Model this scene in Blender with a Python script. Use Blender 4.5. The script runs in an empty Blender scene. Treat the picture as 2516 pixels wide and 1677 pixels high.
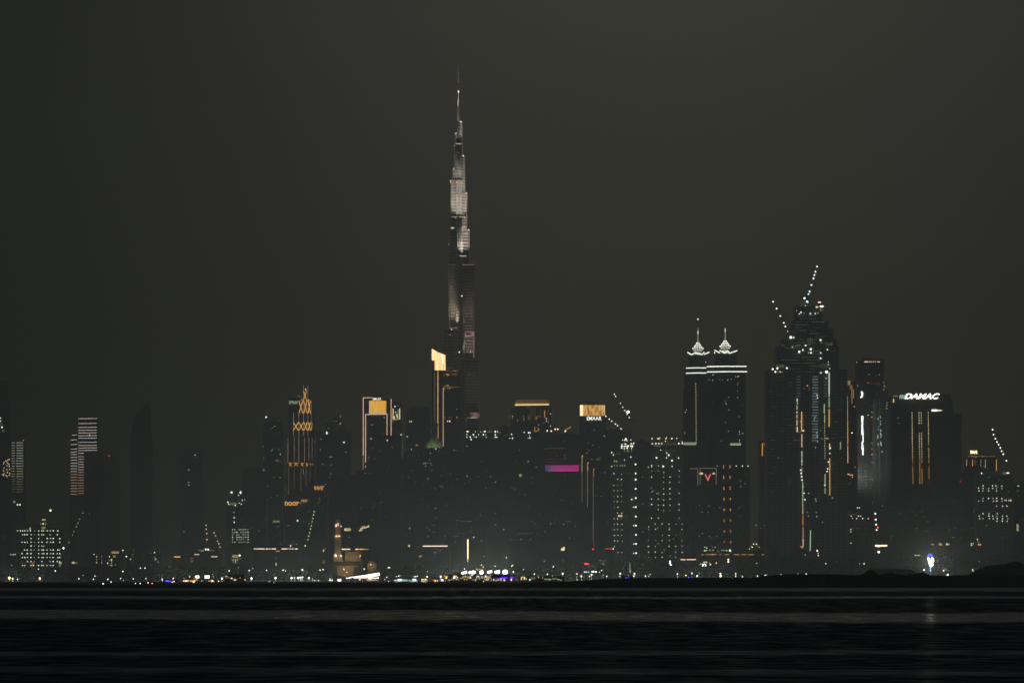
import bpy, bmesh, math, random
from mathutils import Vector, Matrix
random.seed(7)
S = bpy.context.scene
C = S.collection
R = math.radians
# tuning
HAZE_D, HAZE_G, HAZE_COL = 6.6e-5, 0.6, (0.88, 0.96, 0.94, 1)
EMG = 1.55
FL = 10.5
CITYW, CITYC, RINGW = 28000, (.93, 1.0, .92), 380000
SKY = [(0.0, (.021, .016, .007)), (.12, (.022, .017, .007)), (.17, (.025, .019, .010)), (.21, (.036, .030, .018)), (.27, (.057, .052, .039)), (.34, (.069, .067, .056)), (.46, (.064, .065, .060)), (.66, (.059, .061, .058)), (.85, (.049, .051, .051)), (1.0, (.04, .041, .042))]
BACKSKY, AZMIN = .72, .12
BLUE_FILL = 0.14
W_STREAK = .2
DENOISE = True
FLOODW = 8000
W_ROUGH, W_SLICK, W_BUMP, W_SPEC, W_IOR = .4, .1, .35, .5, 1.006
SLICKS = [(29, 4, 10, 1.3, .4), (49, 3, 16, 2.7, .6), (95, 11, 46, 4.1, .55), (188, 5, 46, 7.7, .2), (232, 7, 46, 9.9, .15)]

# ------------------------------------------------------------------ camera
# Telephoto view across the bay.  K = radians per survey pixel, HZ = horizon row of
# the survey grid, EYE = height of the lens above the sea.
K, HZ, CX, EYE = 5.5e-5, 1418.0, 1258.0, 4.0
cd = bpy.data.cameras.new("camera")
cam = bpy.data.objects.new("camera", cd)
C.objects.link(cam)
cam.location = (0, 0, EYE)
cam.rotation_euler = (R(90), 0, 0)
cd.sensor_width = 36
cd.lens = 36 / (2516 * K)
cd.shift_y = (HZ - 838.5) / 2516
cd.clip_start, cd.clip_end = 1.0, 120000
S.camera = cam


def P(px, py, D):
    return Vector(((px - CX) * K * D, D, EYE + (HZ - py) * K * D))


def GX(px, D):
    return (px - CX) * K * D


# ------------------------------------------------------------------ materials
def new_mat(name):
    m = bpy.data.materials.new(name)
    m.use_nodes = True
    nt = m.node_tree
    nt.nodes.clear()
    out = nt.nodes.new("ShaderNodeOutputMaterial")
    return m, nt, out


def surf(name, c1, c2, rough=0.6, scale=0.2, metal=0.0, bump=0.0, spec=0.5):
    m, nt, out = new_mat(name)
    b = nt.nodes.new("ShaderNodeBsdfPrincipled")
    tc = nt.nodes.new("ShaderNodeTexCoord")
    n = nt.nodes.new("ShaderNodeTexNoise")
    n.inputs["Scale"].default_value = scale
    n.inputs["Detail"].default_value = 5
    r = nt.nodes.new("ShaderNodeValToRGB")
    r.color_ramp.elements[0].position, r.color_ramp.elements[1].position = 0.35, 0.65
    r.color_ramp.elements[0].color = (*c1, 1)
    r.color_ramp.elements[1].color = (*c2, 1)
    nt.links.new(tc.outputs["Object"], n.inputs["Vector"])
    nt.links.new(n.outputs["Fac"], r.inputs["Fac"])
    nt.links.new(r.outputs["Color"], b.inputs["Base Color"])
    b.inputs["Roughness"].default_value = rough
    b.inputs["Metallic"].default_value = metal
    b.inputs["Specular IOR Level"].default_value = spec
    if bump:
        bp = nt.nodes.new("ShaderNodeBump")
        bp.inputs["Strength"].default_value = bump
        nt.links.new(n.outputs["Fac"], bp.inputs["Height"])
        nt.links.new(bp.outputs["Normal"], b.inputs["Normal"])
    nt.links.new(b.outputs[0], out.inputs["Surface"])
    return m


GLASS = surf("facade_glass", (0.015, 0.02, 0.025), (0.03, 0.036, 0.042), 0.3, 0.05)
CONC = surf("facade_concrete", (0.055, 0.06, 0.062), (0.09, 0.095, 0.095), 0.8, 0.08)
RAWC = surf("raw_concrete", (0.17, 0.18, 0.17), (0.26, 0.26, 0.24), 0.85, 0.06, bump=0.2)
STEEL = surf("steel", (0.10, 0.10, 0.10), (0.16, 0.15, 0.14), 0.5, 0.5)
YSTEEL = surf("yellow_steel", (0.5, 0.36, 0.05), (0.6, 0.42, 0.06), 0.5, 0.5)
SILVER = surf("silver_cladding", (0.46, 0.43, 0.40), (0.58, 0.55, 0.51), 0.45, 0.1)
BGLASS = surf("tower_glass", (0.05, 0.05, 0.052), (0.09, 0.088, 0.085), 0.3, 0.1)
STONE = surf("pale_stone", (0.42, 0.35, 0.25), (0.52, 0.44, 0.32), 0.85, 0.15, bump=0.1)
LEAF = surf("leaves", (0.022, 0.04, 0.016), (0.045, 0.062, 0.028), 0.95, 0.4, spec=0.05)
BARK = surf("bark", (0.10, 0.08, 0.06), (0.16, 0.13, 0.10), 0.9, 0.8)
SAND = surf("dark_sand", (0.014, 0.017, 0.02), (0.028, 0.03, 0.032), 0.95, 0.02, bump=0.3, spec=0.1)
EARTH = surf("earth", (0.03, 0.03, 0.028), (0.055, 0.052, 0.045), 0.95, 0.01, spec=0.1)
WHITE = surf("white_paint", (0.6, 0.6, 0.58), (0.7, 0.7, 0.68), 0.6, 0.3)
GREENROOF = surf("green_roof", (0.16, 0.22, 0.10), (0.24, 0.30, 0.14), 0.6, 0.3)

_em = {}
PAL = dict(W=(1.0, 0.98, 0.86), C=(0.75, 0.95, 1.0), Y=(1.0, 0.80, 0.42), O=(1.0, 0.42, 0.09),
           R=(1.0, 0.05, 0.06), G=(0.72, 0.95, 0.55), B=(0.06, 0.08, 1.0), V=(0.12, 0.02, 1.0),
           P=(1.0, 0.56, 0.36), M=(0.9, 0.02, 0.42), L=(0.2, 0.6, 1.0), E=(1.0, 0.50, 0.13),
           A=(1.0, 0.73, 0.54), H=(1.0, 0.84, 0.78))


def em(code, strength, lights=False):
    k = (code, strength, lights)
    if k not in _em:
        m, nt, out = new_mat("glow_%d" % len(_em))
        e = nt.nodes.new("ShaderNodeEmission")
        e.inputs["Color"].default_value = (*PAL[code], 1)
        e.inputs["Strength"].default_value = strength * EMG
        nt.links.new(e.outputs[0], out.inputs["Surface"])
        m.cycles.emission_sampling = 'FRONT' if lights else 'NONE'
        _em[k] = m
    return _em[k]


def em_stripes(name, ca, cb, strength, sx, sz, lo=0.3, hi=0.7):
    """a lit lattice screen: bright and dim vertical slats"""
    m, nt, out = new_mat(name)
    tc = nt.nodes.new("ShaderNodeTexCoord")
    mp = nt.nodes.new("ShaderNodeMapping")
    mp.inputs["Scale"].default_value = (sx, 0.0, sz)
    n = nt.nodes.new("ShaderNodeTexNoise")
    n.inputs["Scale"].default_value = 1
    n.inputs["Detail"].default_value = 3
    r = nt.nodes.new("ShaderNodeValToRGB")
    r.color_ramp.elements[0].position, r.color_ramp.elements[1].position = lo, hi
    r.color_ramp.elements[0].color = (*ca, 1)
    r.color_ramp.elements[1].color = (*cb, 1)
    e = nt.nodes.new("ShaderNodeEmission")
    e.inputs["Strength"].default_value = strength * EMG
    nt.links.new(tc.outputs["Object"], mp.inputs["Vector"])
    nt.links.new(mp.outputs[0], n.inputs["Vector"])
    nt.links.new(n.outputs["Fac"], r.inputs["Fac"])
    nt.links.new(r.outputs[0], e.inputs["Color"])
    nt.links.new(e.outputs[0], out.inputs["Surface"])
    return m


# ------------------------------------------------------------------ mesh helpers
class MB:
    def __init__(s):
        s.v, s.f, s.m = [], [], []

    def add(s, vs, fs, mi=0):
        b = len(s.v)
        s.v += [tuple(v) for v in vs]
        s.f += [tuple(b + i for i in f) for f in fs]
        s.m += [mi] * len(fs)

    def box(s, x0, x1, y0, y1, z0, z1, mi=0):
        s.add([(x0, y0, z0), (x1, y0, z0), (x1, y1, z0), (x0, y1, z0), (x0, y0, z1), (x1, y0, z1), (x1, y1, z1), (x0, y1, z1)],
              [(3, 2, 1, 0), (4, 5, 6, 7), (0, 1, 5, 4), (1, 2, 6, 5), (2, 3, 7, 6), (3, 0, 4, 7)], mi)

    def prism(s, poly, z0, z1, mi=0, top=None):
        """vertical prism over a plan polygon (ccw); top scales the upper outline about its centre"""
        n = len(poly)
        cx = sum(p[0] for p in poly) / n
        cy = sum(p[1] for p in poly) / n
        t = 1.0 if top is None else top
        vs = [(x, y, z0) for x, y in poly] + [(cx + (x - cx) * t, cy + (y - cy) * t, z1) for x, y in poly]
        fs = [(i, (i + 1) % n, n + (i + 1) % n, n + i) for i in range(n)]
        fs += [tuple(range(n - 1, -1, -1)), tuple(range(n, 2 * n))]
        s.add(vs, fs, mi)

    def profile(s, pts, y0, y1, mi=0):
        """an outline in x,z (any winding) carried back from y0 to y1"""
        n = len(pts)
        vs = [(x, y0, z) for x, z in pts] + [(x, y1, z) for x, z in pts]
        fs = [(i, n + i, n + (i + 1) % n, (i + 1) % n) for i in range(n)]
        fs += [tuple(range(n)), tuple(range(2 * n - 1, n - 1, -1))]
        s.add(vs, fs, mi)

    def bar(s, a, b, w, mi=0, n=4):
        a, b = Vector(a), Vector(b)
        d = (b - a)
        if d.length < 1e-6:
            return
        d.normalize()
        u = d.cross(Vector((0, 1, 0)))
        if u.length < 0.1:
            u = d.cross(Vector((1, 0, 0)))
        u.normalize()
        t = d.cross(u)
        vs = []
        for q in (a, b):
            for i in range(n):
                an = 2 * math.pi * (i + 0.5) / n
                vs.append(q + u * math.cos(an) * w * 0.707 + t * math.sin(an) * w * 0.707)
        fs = [(i, (i + 1) % n, n + (i + 1) % n, n + i) for i in range(n)] + [tuple(range(n - 1, -1, -1)), tuple(range(n, 2 * n))]
        s.add(vs, fs, mi)

    def truss(s, a, b, w, step, t=0.25):
        """square lattice boom from a to b"""
        a, b = Vector(a), Vector(b)
        d = b - a
        L = d.length
        d.normalize()
        u = d.cross(Vector((0, 1, 0)))
        if u.length < 0.1:
            u = Vector((1, 0, 0))
        u.normalize()
        q = d.cross(u)
        cs = [(u + q) * w / 2, (u - q) * w / 2, (-u - q) * w / 2, (-u + q) * w / 2]
        for c in cs:
            s.bar(a + c, b + c, t)
        n = max(2, int(L / step))
        for i in range(n):
            p0, p1 = a + d * (L * i / n), a + d * (L * (i + 1) / n)
            for j in range(4):
                k = (j + 1) % 4
                if i % 2:
                    j, k = k, j
                s.bar(p0 + cs[j], p1 + cs[k], t * 0.7, n=3)

    def lathe(s, cx, cy, prof, n=12, mi=0):
        """prof: list of (r,z)"""
        vs = []
        for r, z in prof:
            for i in range(n):
                a = 2 * math.pi * i / n
                vs.append((cx + r * math.cos(a), cy + r * math.sin(a), z))
        fs = []
        for k in range(len(prof) - 1):
            for i in range(n):
                j = (i + 1) % n
                fs.append((k * n + i, k * n + j, (k + 1) * n + j, (k + 1) * n + i))
        fs.append(tuple(range(n - 1, -1, -1)))
        fs.append(tuple((len(prof) - 1) * n + i for i in range(n)))
        s.add(vs, fs, mi)

    def build(s, name, mats, parent=None):
        if not isinstance(mats, (list, tuple)):
            mats = [mats]
        me = bpy.data.meshes.new(name)
        base = parent.location if parent else Vector((0, 0, 0))
        me.from_pydata([(v[0] - base[0], v[1] - base[1], v[2] - base[2]) for v in s.v], [], s.f)
        for m in mats:
            me.materials.append(m)
        if len(mats) > 1:
            me.polygons.foreach_set("material_index", s.m)
        me.update()
        o = bpy.data.objects.new(name, me)
        C.objects.link(o)
        if parent:
            o.parent = parent
        return o


def tag(o, label, cat, group=None):
    o["label"] = label
    o["category"] = cat
    if group:
        o["group"] = group
    return o


def thing(name, label, cat, loc, group=None):
    o = bpy.data.objects.new(name, None)
    C.objects.link(o)
    o.location = loc
    return tag(o, label, cat, group)


def structure(o):
    o["kind"] = "structure"
    return o


_unit = {}


def unit_mesh(kind, mat):
    k = (kind, mat.name)
    if k not in _unit:
        b = MB()
        if kind == "box":
            b.box(-.5, .5, -.5, .5, -.5, .5)
        elif kind == "ball":
            b.lathe(0, 0, [(0.02, -.5), (.3, -.4), (.48, -.14), (.48, .14), (.3, .4), (0.02, .5)], 8)
        elif kind == "pole":
            b.lathe(0, 0, [(.7, 0), (.45, .1), (.35, 1)], 6)
        me = bpy.data.meshes.new(kind)
        me.from_pydata(b.v, [], b.f)
        me.materials.append(mat)
        _unit[k] = me
    return _unit[k]


def put(kind, name, mat, parent, loc, sc):
    o = bpy.data.objects.new(name, unit_mesh(kind, mat))
    C.objects.link(o)
    o.parent = parent
    o.location = Vector(loc) - parent.location
    o.scale = sc
    return o


# ------------------------------------------------------------------ buildings
BLD = []


class Tower:
    """a building on the survey grid: tiers run from the lowest to the highest, each (px0, px1, py_top)"""

    def __init__(s, name, label, D, tiers, depth=38, cat="skyscraper", group=None, floor=3.9, fin=6.5, mats=None,
                 parapet=True, body="facade"):
        s.D, s.tiers = D, tiers
        s.u = K * D
        x0, x1 = min(t[0] for t in tiers), max(t[1] for t in tiers)
        s.x0, s.x1, s.top = x0, x1, min(t[2] for t in tiers)
        s.root = thing(name, label, cat, (GX((x0 + x1) / 2, D), D + depth / 2, 1.0), group)
        b = MB()
        z = 0.8
        s.depth = depth
        for i, (a, c, t) in enumerate(tiers):
            X0, X1 = GX(a, D), GX(c, D)
            zt = P(0, t, D).z
            inset = 0.0 if i == 0 else 1.2 * i
            Y0, Y1 = D + inset * 0.2, D + depth - inset * 2
            b.box(X0, X1, Y0, Y1, z, zt, 0)
            nf = int((zt - z - 1) / floor)
            for k in range(1, nf + 1):
                q = z + k * floor
                b.box(X0 - .35, X1 + .35, Y0 - .35, Y1 + .35, q - .55, q + .35, 1)
            nx = max(1, int((X1 - X0) / fin))
            for k in range(nx + 1):
                xx = X0 + .5 + (X1 - X0 - 1) * k / nx
                b.box(xx - .4, xx + .4, Y0 - .6, Y0 + .1, z, zt + .3, 1)
            for sx in (X0, X1):
                for k in range(1, 4):
                    yy = Y0 + (Y1 - Y0) * k / 4
                    b.box(sx - .6, sx + .6, yy - .4, yy + .4, z, zt + .2, 1)
            if parapet:
                b.box(X0 - .8, X1 + .8, Y0 - .8, Y1 + .8, zt + .32, zt + 1.4, 1)
                w = X1 - X0
                if i == len(tiers) - 1 and w > 14:
                    b.box(X0 + w * .25, X0 + w * .6, Y0 + depth * .3, Y0 + depth * .6, zt + 1.4, zt + 4.5, 1)
                    b.box(X0 + w * .68, X0 + w * .8, Y0 + depth * .35, Y0 + depth * .5, zt + 1.4, zt + 3.2, 1)
            z = zt
        s.body = b.build(body, mats or [GLASS, CONC], s.root)
        BLD.append(s)

    def front(s, px, py):
        """depth of the wall under that survey point"""
        return s.D

    def dot(s, px, py, w=2.3, h=None, c="W", st=2.0, name="lit_window"):
        h = h or w
        p = P(px, py, s.D)
        small = .84 if max(w, h) < 4.2 else 1.0
        return put("box", name, em(c, round(st * .54, 3)), s.root, (p.x, s.D - .5, p.z), (w * s.u * small, 1.1, h * s.u * small))

    def lamp(s, px, py, w=3.2, h=None, c="W", st=4.0, name="work_lamp", dy=-1.4):
        h = h or w
        p = P(px, py, s.D)
        return put("ball", name, em(c, round(st * .5, 3)), s.root, (p.x, s.D + dy, p.z), (w * s.u * .82, w * s.u * .82, h * s.u * .82))

    def sprinkle(s, n, seed, y1=1330, lo=.04, hi=.3):
        """a few dim rooms still lit, scattered over the storeys"""
        rn = random.Random(seed)
        for _ in range(n):
            i = rn.randrange(len(s.tiers))
            a, q, top = s.tiers[i]
            bot = min(y1, s.tiers[i - 1][2] if i else y1)
            if bot - top < 12 or q - a < 8:
                continue
            x = a + 3.5 + 4.5 * rn.randrange(max(1, int((q - a - 6) / 4.5)))
            y = top + 6 + 5.9 * rn.randrange(max(1, int((bot - top - 8) / 5.9)))
            w, h = rn.choice([(2, 2.4), (2.6, 2), (3.6, 2.2), (1.8, 4), (2.2, 2.2), (5, 1.8)])
            s.dot(x, y, w, h, rn.choice("WYYAGWEC"), round(lo + (hi - lo) * rn.random() ** 2.2, 2))

    def dots(s, pts, **k):
        names = ("px", "py", "w", "h", "c", "st")
        for p in pts:
            s.dot(**{**k, **dict(zip(names, p))})

    def strip(s, x0, y0, x1, y1, w=1.6, c="O", st=1.4, name="light_strip", dy=-1.2):
        b = MB()
        a, q = P(x0, y0, s.D), P(x1, y1, s.D)
        a.y = q.y = s.D + dy
        b.bar(a, q, w * s.u)
        return b.build(name, em(c, round(st * .74, 3) if st > .5 else st), s.root)

    def panel(s, x0, x1, y0, y1, mat, name="lit_panel", proud=1.4):
        b = MB()
        a, q = P(x0, y1, s.D), P(x1, y0, s.D)
        b.box(a.x, q.x, s.D - proud, s.D + .2, a.z, q.z)
        return b.build(name, mat, s.root)


def text_mesh(body, shear=0.0, bold=0.0, extrude=0.06):
    cu = bpy.data.curves.new("lettering", 'FONT')
    cu.body = body
    cu.shear = shear
    cu.offset = bold
    cu.extrude = extrude
    o = bpy.data.objects.new("lettering", cu)
    C.objects.link(o)
    dg = bpy.context.evaluated_depsgraph_get()
    dg.update()
    me = bpy.data.meshes.new_from_object(o.evaluated_get(dg))
    bpy.data.objects.remove(o)
    return me


def sign(parent, name, body, x0, x1, y0, y1, D, mat, shear=0.0, bold=0.02, tilt=0.0):
    """letters that fill the survey rectangle, standing in the plane y = D"""
    me = text_mesh(body, shear, bold)
    xs = [v.co.x for v in me.vertices]
    ys = [v.co.y for v in me.vertices]
    if not xs:
        return None
    a, q = P(x0, y1, D), P(x1, y0, D)
    fx, fz = (q.x - a.x) / (max(xs) - min(xs)), (q.z - a.z) / (max(ys) - min(ys))
    bx, bz = min(xs), min(ys)
    for v in me.vertices:
        x, y, z = v.co
        X = (x - bx) * fx
        v.co = (a.x + X - parent.location.x, D - z * 8 - parent.location.y, a.z + (y - bz) * fz + X * tilt - parent.location.z)
    me.materials.clear()
    me.materials.append(mat)
    o = bpy.data.objects.new(name, me)
    C.objects.link(o)
    o.parent = parent
    return o


# ------------------------------------------------------------------ the stepped supertall
D = 12000.0
U = K * D
AX = 1126.0
bx, by = GX(AX, D), D
burj = thing("stepped_tower", "tallest needle tower with stepped setbacks and floodlit bands, thin spire above everything",
             "skyscraper", (bx, by, 1.0))


def zz(py):
    return P(0, py, D).z


def wing(dirx, diry, tiers, hw0, hw1):
    """one lobe of the tower: tiers = (py_top, reach px) from the top down"""
    b = MB()
    L = math.hypot(dirx, diry)
    dx, dy = dirx / L, diry / L
    nx, ny = -dy, dx
    zs = [zz(t[0]) for t in tiers] + [0.8]
    for i, (py, reach) in enumerate(tiers):
        zt, zb = zs[i], zs[i + 1]
        f = i / max(1, len(tiers) - 1)
        hw = (hw1 + (hw0 - hw1) * f) * U
        r = reach * U / max(abs(dx), 0.5)

        def plan(g):
            h = hw + g
            pts = [(bx - nx * h, by - ny * h)]
            st = max(0.5, r - h)
            for k in range(9):
                a = -math.pi / 2 + math.pi * k / 8
                px_ = bx + dx * (st + (h) * math.cos(a)) + nx * h * math.sin(a)
                py_ = by + dy * (st + (h) * math.cos(a)) + ny * h * math.sin(a)
                pts.append((px_, py_))
            pts.append((bx + nx * h, by + ny * h))
            return pts
        b.prism(plan(0), zb, zt, 0)
        n = int((zt - zb) / 4.9)
        for k in range(n):
            q = zb + (k + .5) * 4.9
            b.prism(plan(.5), q - 1.1, q + 1.1, 1)
        b.prism(plan(.5), zt - .2, zt + 1.3, 1)
        # vertical fins on the nose
        for k in range(0, 9, 2):
            p = plan(.55)[k + 1]
            b.box(p[0] - .25, p[0] + .25, p[1] - .25, p[1] + .25, zb, zt + .6, 1)
    return b.build("wing", [BGLASS, SILVER], burj)


LW = [(328, 7), (357, 9.5), (415, 13), (446, 18), (536, 20), (652, 23), (810, 36), (905, 41)]
RW = [(300, 10), (385, 16), (477, 21), (567, 27), (652, 39), (885, 51)]
FW = [(355, 9), (446, 12), (536, 17), (631, 22), (815, 27), (885, 34), (1030, 42), (1140, 50)]
wing(-1, 0.45, LW, 13, 4)
wing(1, 0.45, RW, 13, 4)
wing(0.12, -1, FW, 13, 4.5)
b = MB()
core = [(300, 5.2), (385, 7), (477, 9), (567, 11), (652, 13), (1418, 15)]
for i, (py, r) in enumerate(core):
    zb = zz(core[i + 1][0]) if i + 1 < len(core) else 0.8
    pts = [(bx + r * U * math.cos(R(60 * k)), by + r * U * math.sin(R(60 * k))) for k in range(6)]
    if i + 1 < len(core):
        b.prism(pts, zb, zz(py), 0)
b.build("core", [BGLASS, SILVER], burj)
b = MB()
b.lathe(bx, by, [(3.6 * U, zz(302)), (3.4 * U, zz(273)), (3.3 * U, zz(272)), (3.0 * U, zz(260)), (1.7 * U, zz(250)), (1.0 * U, zz(226)),
                 (.8 * U, zz(215)), (.5 * U, zz(150))], 12)
b.build("spire", SILVER, burj)


def blamp(px, py, w=2.6, c="A", st=3.0, y=-14.0):
    p = P(px, py, D)
    put("ball", "terrace_lamp", em(c, st), burj, (p.x, by + y, p.z), (w * U, w * U, w * U))


for px, py, w in [(1126.5, 226, 4), (1132.5, 300, 3.4), (1119, 329, 2.6), (1138.5, 386, 3.2), (1115, 418, 2.6), (1108, 447, 2.4), (1107.5, 451, 2.4),
                  (1146, 477.5, 3), (1122, 450.5, 2.6), (1145, 515, 2), (1145, 520, 2), (1117, 361, 2), (1152, 567, 2.6), (1119.5, 538, 1.8), (1142, 538, 2.2),
                  (1110, 811, 2.6), (1135, 729, 3), (1103.5, 602, 1.8), (1109, 707, 2), (1129, 866, 3), (1140, 791, 1.8), (1148, 865, 1.8), (1156, 865, 2.4), (1161, 865, 1.8),
                  (1106, 824, 1.6), (1126, 378, 1.6), (1154, 920, 1.6), (1150, 1027, 1.6)]:
    blamp(px, py, w, st=2.2 if w > 2.2 else 1.2, y=-4.0 if py < 340 else -36.0)


def bstrip(x0, y0, x1, y1, w=1.2, c="A", st=.6, y=-30.0):
    m = MB()
    a, q = P(x0, y0, D), P(x1, y1, D)
    a.y = q.y = by + y
    m.bar(a, q, w * U)
    m.build("ledge_light", em(c, st), burj)


for a in [(1120, 355.5, 1134, 356.5, 1.6, "A", .8), (1135.5, 302, 1136.5, 384, .9, "A", .2), (1119.3, 330, 1118.4, 356, .8, "A", .22), (1110, 534.8, 1125, 534.6, 1.4, "A", .5), (1129, 534.6, 1144, 536.5, 1.6, "A", .75),
          (1130, 630.5, 1146, 631, 1.8, "A", .9), (1136, 652.3, 1164, 652.3, 1.2, "A", .28), (1103, 653, 1122, 652.6, .8, "A", .12), (1104.5, 806.8, 1125, 806.5, 1.3, "Y", .3),
          (1141, 452, 1142.5, 476, 1.8, "A", .45), (1126, 480.2, 1144, 480.0, 1.3, "A", .5), (1146.5, 480, 1147, 566, .8, "A", .16), (1113.6, 420, 1113.6, 445, .9, "A", .3), (1116.4, 388, 1116.4, 415, .7, "A", .18),
          (1164.3, 829, 1164.3, 880, 1.6, "A", .28), (1104.8, 760, 1104.8, 806, .9, "Y", .18), (1164, 700, 1164, 808, .7, "P", .07), (1176.5, 890, 1176.5, 1036, .7, "P", .05), (1152, 569, 1152.6, 640, .7, "A", .1)]:
    bstrip(*a)
# media screens with a red and white picture
for x0, x1, y0, y1, g in [(1142.5, 1165.5, 815, 827.5, 1.0), (1155, 1178, 1014, 1028, .75)]:
    m = MB()
    a, q = P(x0, y1, D), P(x1, y0, D)
    m.box(a.x, q.x, by - 36.5, by - 35, a.z, q.z)
    scr = em_stripes("media_screen", (.16 * g, .02 * g, .02 * g), (.6 * g, .42 * g, .40 * g), .5, .12, .12, .42, .58)
    m.build("media_screen", scr, burj)
    m = MB()
    m.box(a.x, q.x - 3, by - 36.9, by - 36.6, a.z, a.z + 1.0)
    m.build("screen_edge", em("W", .5 * g), burj)
for x, y, w, h in [(1112, 562, 8, 4), (1140, 561, 6, 4)]:
    p = P(x, y, D)
    put("box", "lit_window", em("Y", .7 if x < 1120 else .3), burj, (p.x, by - 30, p.z), (w * U, 1.5, h * U))


def spot(px, py, out, aim_up, watts, cone=55, col=(1.0, 0.9, 0.79), aimx=0.0):
    l = bpy.data.lights.new("terrace_floodlight", 'SPOT')
    l.energy = watts * FL
    l.color = col
    l.spot_size = R(cone)
    l.spot_blend = 1.0
    l.shadow_soft_size = 0.6
    o = bpy.data.objects.new("terrace_floodlight", l)
    C.objects.link(o)
    p = P(px, py, D)
    pos = Vector((p.x, by - out, p.z))
    o.parent = burj
    o.location = pos - burj.location
    d = Vector((aimx * U, out - 6, aim_up))
    o.rotation_euler = d.to_track_quat('-Z', 'Y').to_euler()


for a in [(1126, 273, 16, 18, 16000, 64), (1126, 240, 16, 46, 2500, 50), (1127, 357, 24, 26, 9000, 60), (1138, 478, 34, 26, 14000, 60, (1, .9, .79), -6), (1118, 447, 34, 20, 4000, 60),
          (1117, 537, 40, 30, 24000, 64), (1136, 537, 40, 30, 26000, 64), (1142, 632, 42, 34, 26000, 60), (1148, 570, 40, 10, 5000, 60),
          (1112, 808, 44, 40, 16000, 60, (1, .85, .6)), (1157, 810, 44, 40, 3600, 60, (1, .72, .62)), (1154, 882, 50, 34, 8000, 60, (1, .84, .68)), (1165, 1012, 54, 40, 1800, 60, (1, .75, .66))]:
    spot(*a)

# ------------------------------------------------------------------ the skyline, west to east
t = Tower("office_tower", "dark tower cut off by the picture's left edge, pale plant floors near its top", 10200, [(-60, 22, 985), (-60, 15, 938)], 45)
t.dots([(1, 1027, 3), (1, 1034, 3), (5, 1049, 4)], st=2.5)
t.dots([(3, 1042, 9, 5), (8, 1058, 8, 5)], c="G", st=.12)
for x, y in [(14, 1131), (17, 1133), (20, 1129), (23, 1128), (10, 1135), (19, 1137), (22, 1140), (9, 1139), (23, 1145), (17, 1143), (10, 1149), (24, 1152), (17, 1153), (9, 1156), (10, 1163), (6, 1165), (9, 1167), (15, 1167), (23, 1167), (17, 1170), (24, 1162), (18, 1160)]:
    t.dot(x, y, 2.6, 2.6, "Y", 1.5)
t = Tower("striped_tower", "slim tower with rows of grey white floor lines in two columns and a red beacon", 11500, [(26, 59, 1083)], 30)
for i in range(20):
    y = 1087 + 6.35 * i
    c, st = ("W", .42) if i < 10 else (("Y", .38) if i < 14 else ("Y", .2 - .015 * (i - 14)))
    t.strip(28.5, y, 36.5, y, .9, c, st, "floor_light")
    t.strip(40.5, y, 57, y, 1.0, c, st * 1.1, "floor_light")
t.lamp(57.5, 1081, 3.2, c="R", st=4, name="beacon")
t = Tower("striped_tower", "broad tower with pinkish white floor lines, tallest of the striped pair", 11500, [(191, 239, 1026)], 34)
ys = [1028, 1040, 1049.5, 1056.5, 1063, 1070, 1076, 1086, 1094, 1100, 1106, 1113]
for y in ys:
    t.strip(192.5, y, 238, y - .6, 1.0, "H", 1.0, "floor_light")
t.dot(220, 1068, 2.4)
for i in range(15):
    y = 1121 + 6.45 * i
    c, st = ("H", .85) if i < 6 else ("P", .75 - .03 * (i - 6))
    t.strip(192, y, 206, y, 1.0, c, st, "floor_light")
t = Tower("striped_tower", "narrow lower striped tower joined to the left of the broad striped one", 11600, [(172.5, 190.5, 1064)], 30)
ys = [1068, 1080] + [1091, 1102.5, 1110] + [1116 + 6.95 * i for i in range(15)]
for i, y in enumerate(ys):
    x0 = 177 if i == 0 else 174
    c, st = ("H", .95) if i < 12 else ("P", .75)
    t.strip(x0, y + (.8 if 1 < i < 5 else 0), 189.5, y - (.8 if 1 < i < 5 else 0), 1.0, c, st, "floor_light")
t = Tower("office_tower", "unlit dark block in front of the broad striped tower", 10900, [(207, 248, 1114)], 34)
t = Tower("office_tower", "faint lower tower right of the striped pair with one red roof beacon", 12300, [(248, 292, 1124)], 30)
t.lamp(268, 1119, 3, c="R", st=3.5, name="beacon", dy=3)
# sail shaped tower
Dq = 10800.0
r = thing("sail_tower", "unlit dark tower with one curved side rising to a pointed sail tip", "skyscraper", (GX(347, Dq), Dq, 1))
b = MB()
out = [(322, 1418), (322, 1078), (325, 1048), (330, 1026), (337, 1011), (348, 1002), (357, 994), (363, 984), (366, 992), (369, 1012), (371, 1040), (373, 1080), (373, 1418)]
b.profile([(P(x, y, Dq).x, P(x, y, Dq).z) for x, y in out], Dq, Dq + 36, 0)
for k in range(70):
    y = 1400 - k * 5.2
    if y < 1060:
        break
    a, q = P(323, y, Dq), P(372, y, Dq)
    b.box(a.x - .3, q.x + .3, Dq - .4, Dq + .5, a.z, a.z + .9, 1)
b.build("facade", [GLASS, CONC], r)
t = Tower("apartment_tower", "very faint grey slab tower with four single lit windows, left of the twin crowned block", 13600, [(444, 497, 1105)], 34)
t.dots([(479, 1117), (464, 1153), (464, 1184), (464, 1191)], w=2.2, st=1.8)
t = Tower("hotel_tower", "tower with two bright lamps on twin roof turrets and a glowing yellow gallery", 10600, [(558, 602, 1240), (562, 598, 1222)], 34)
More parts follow.
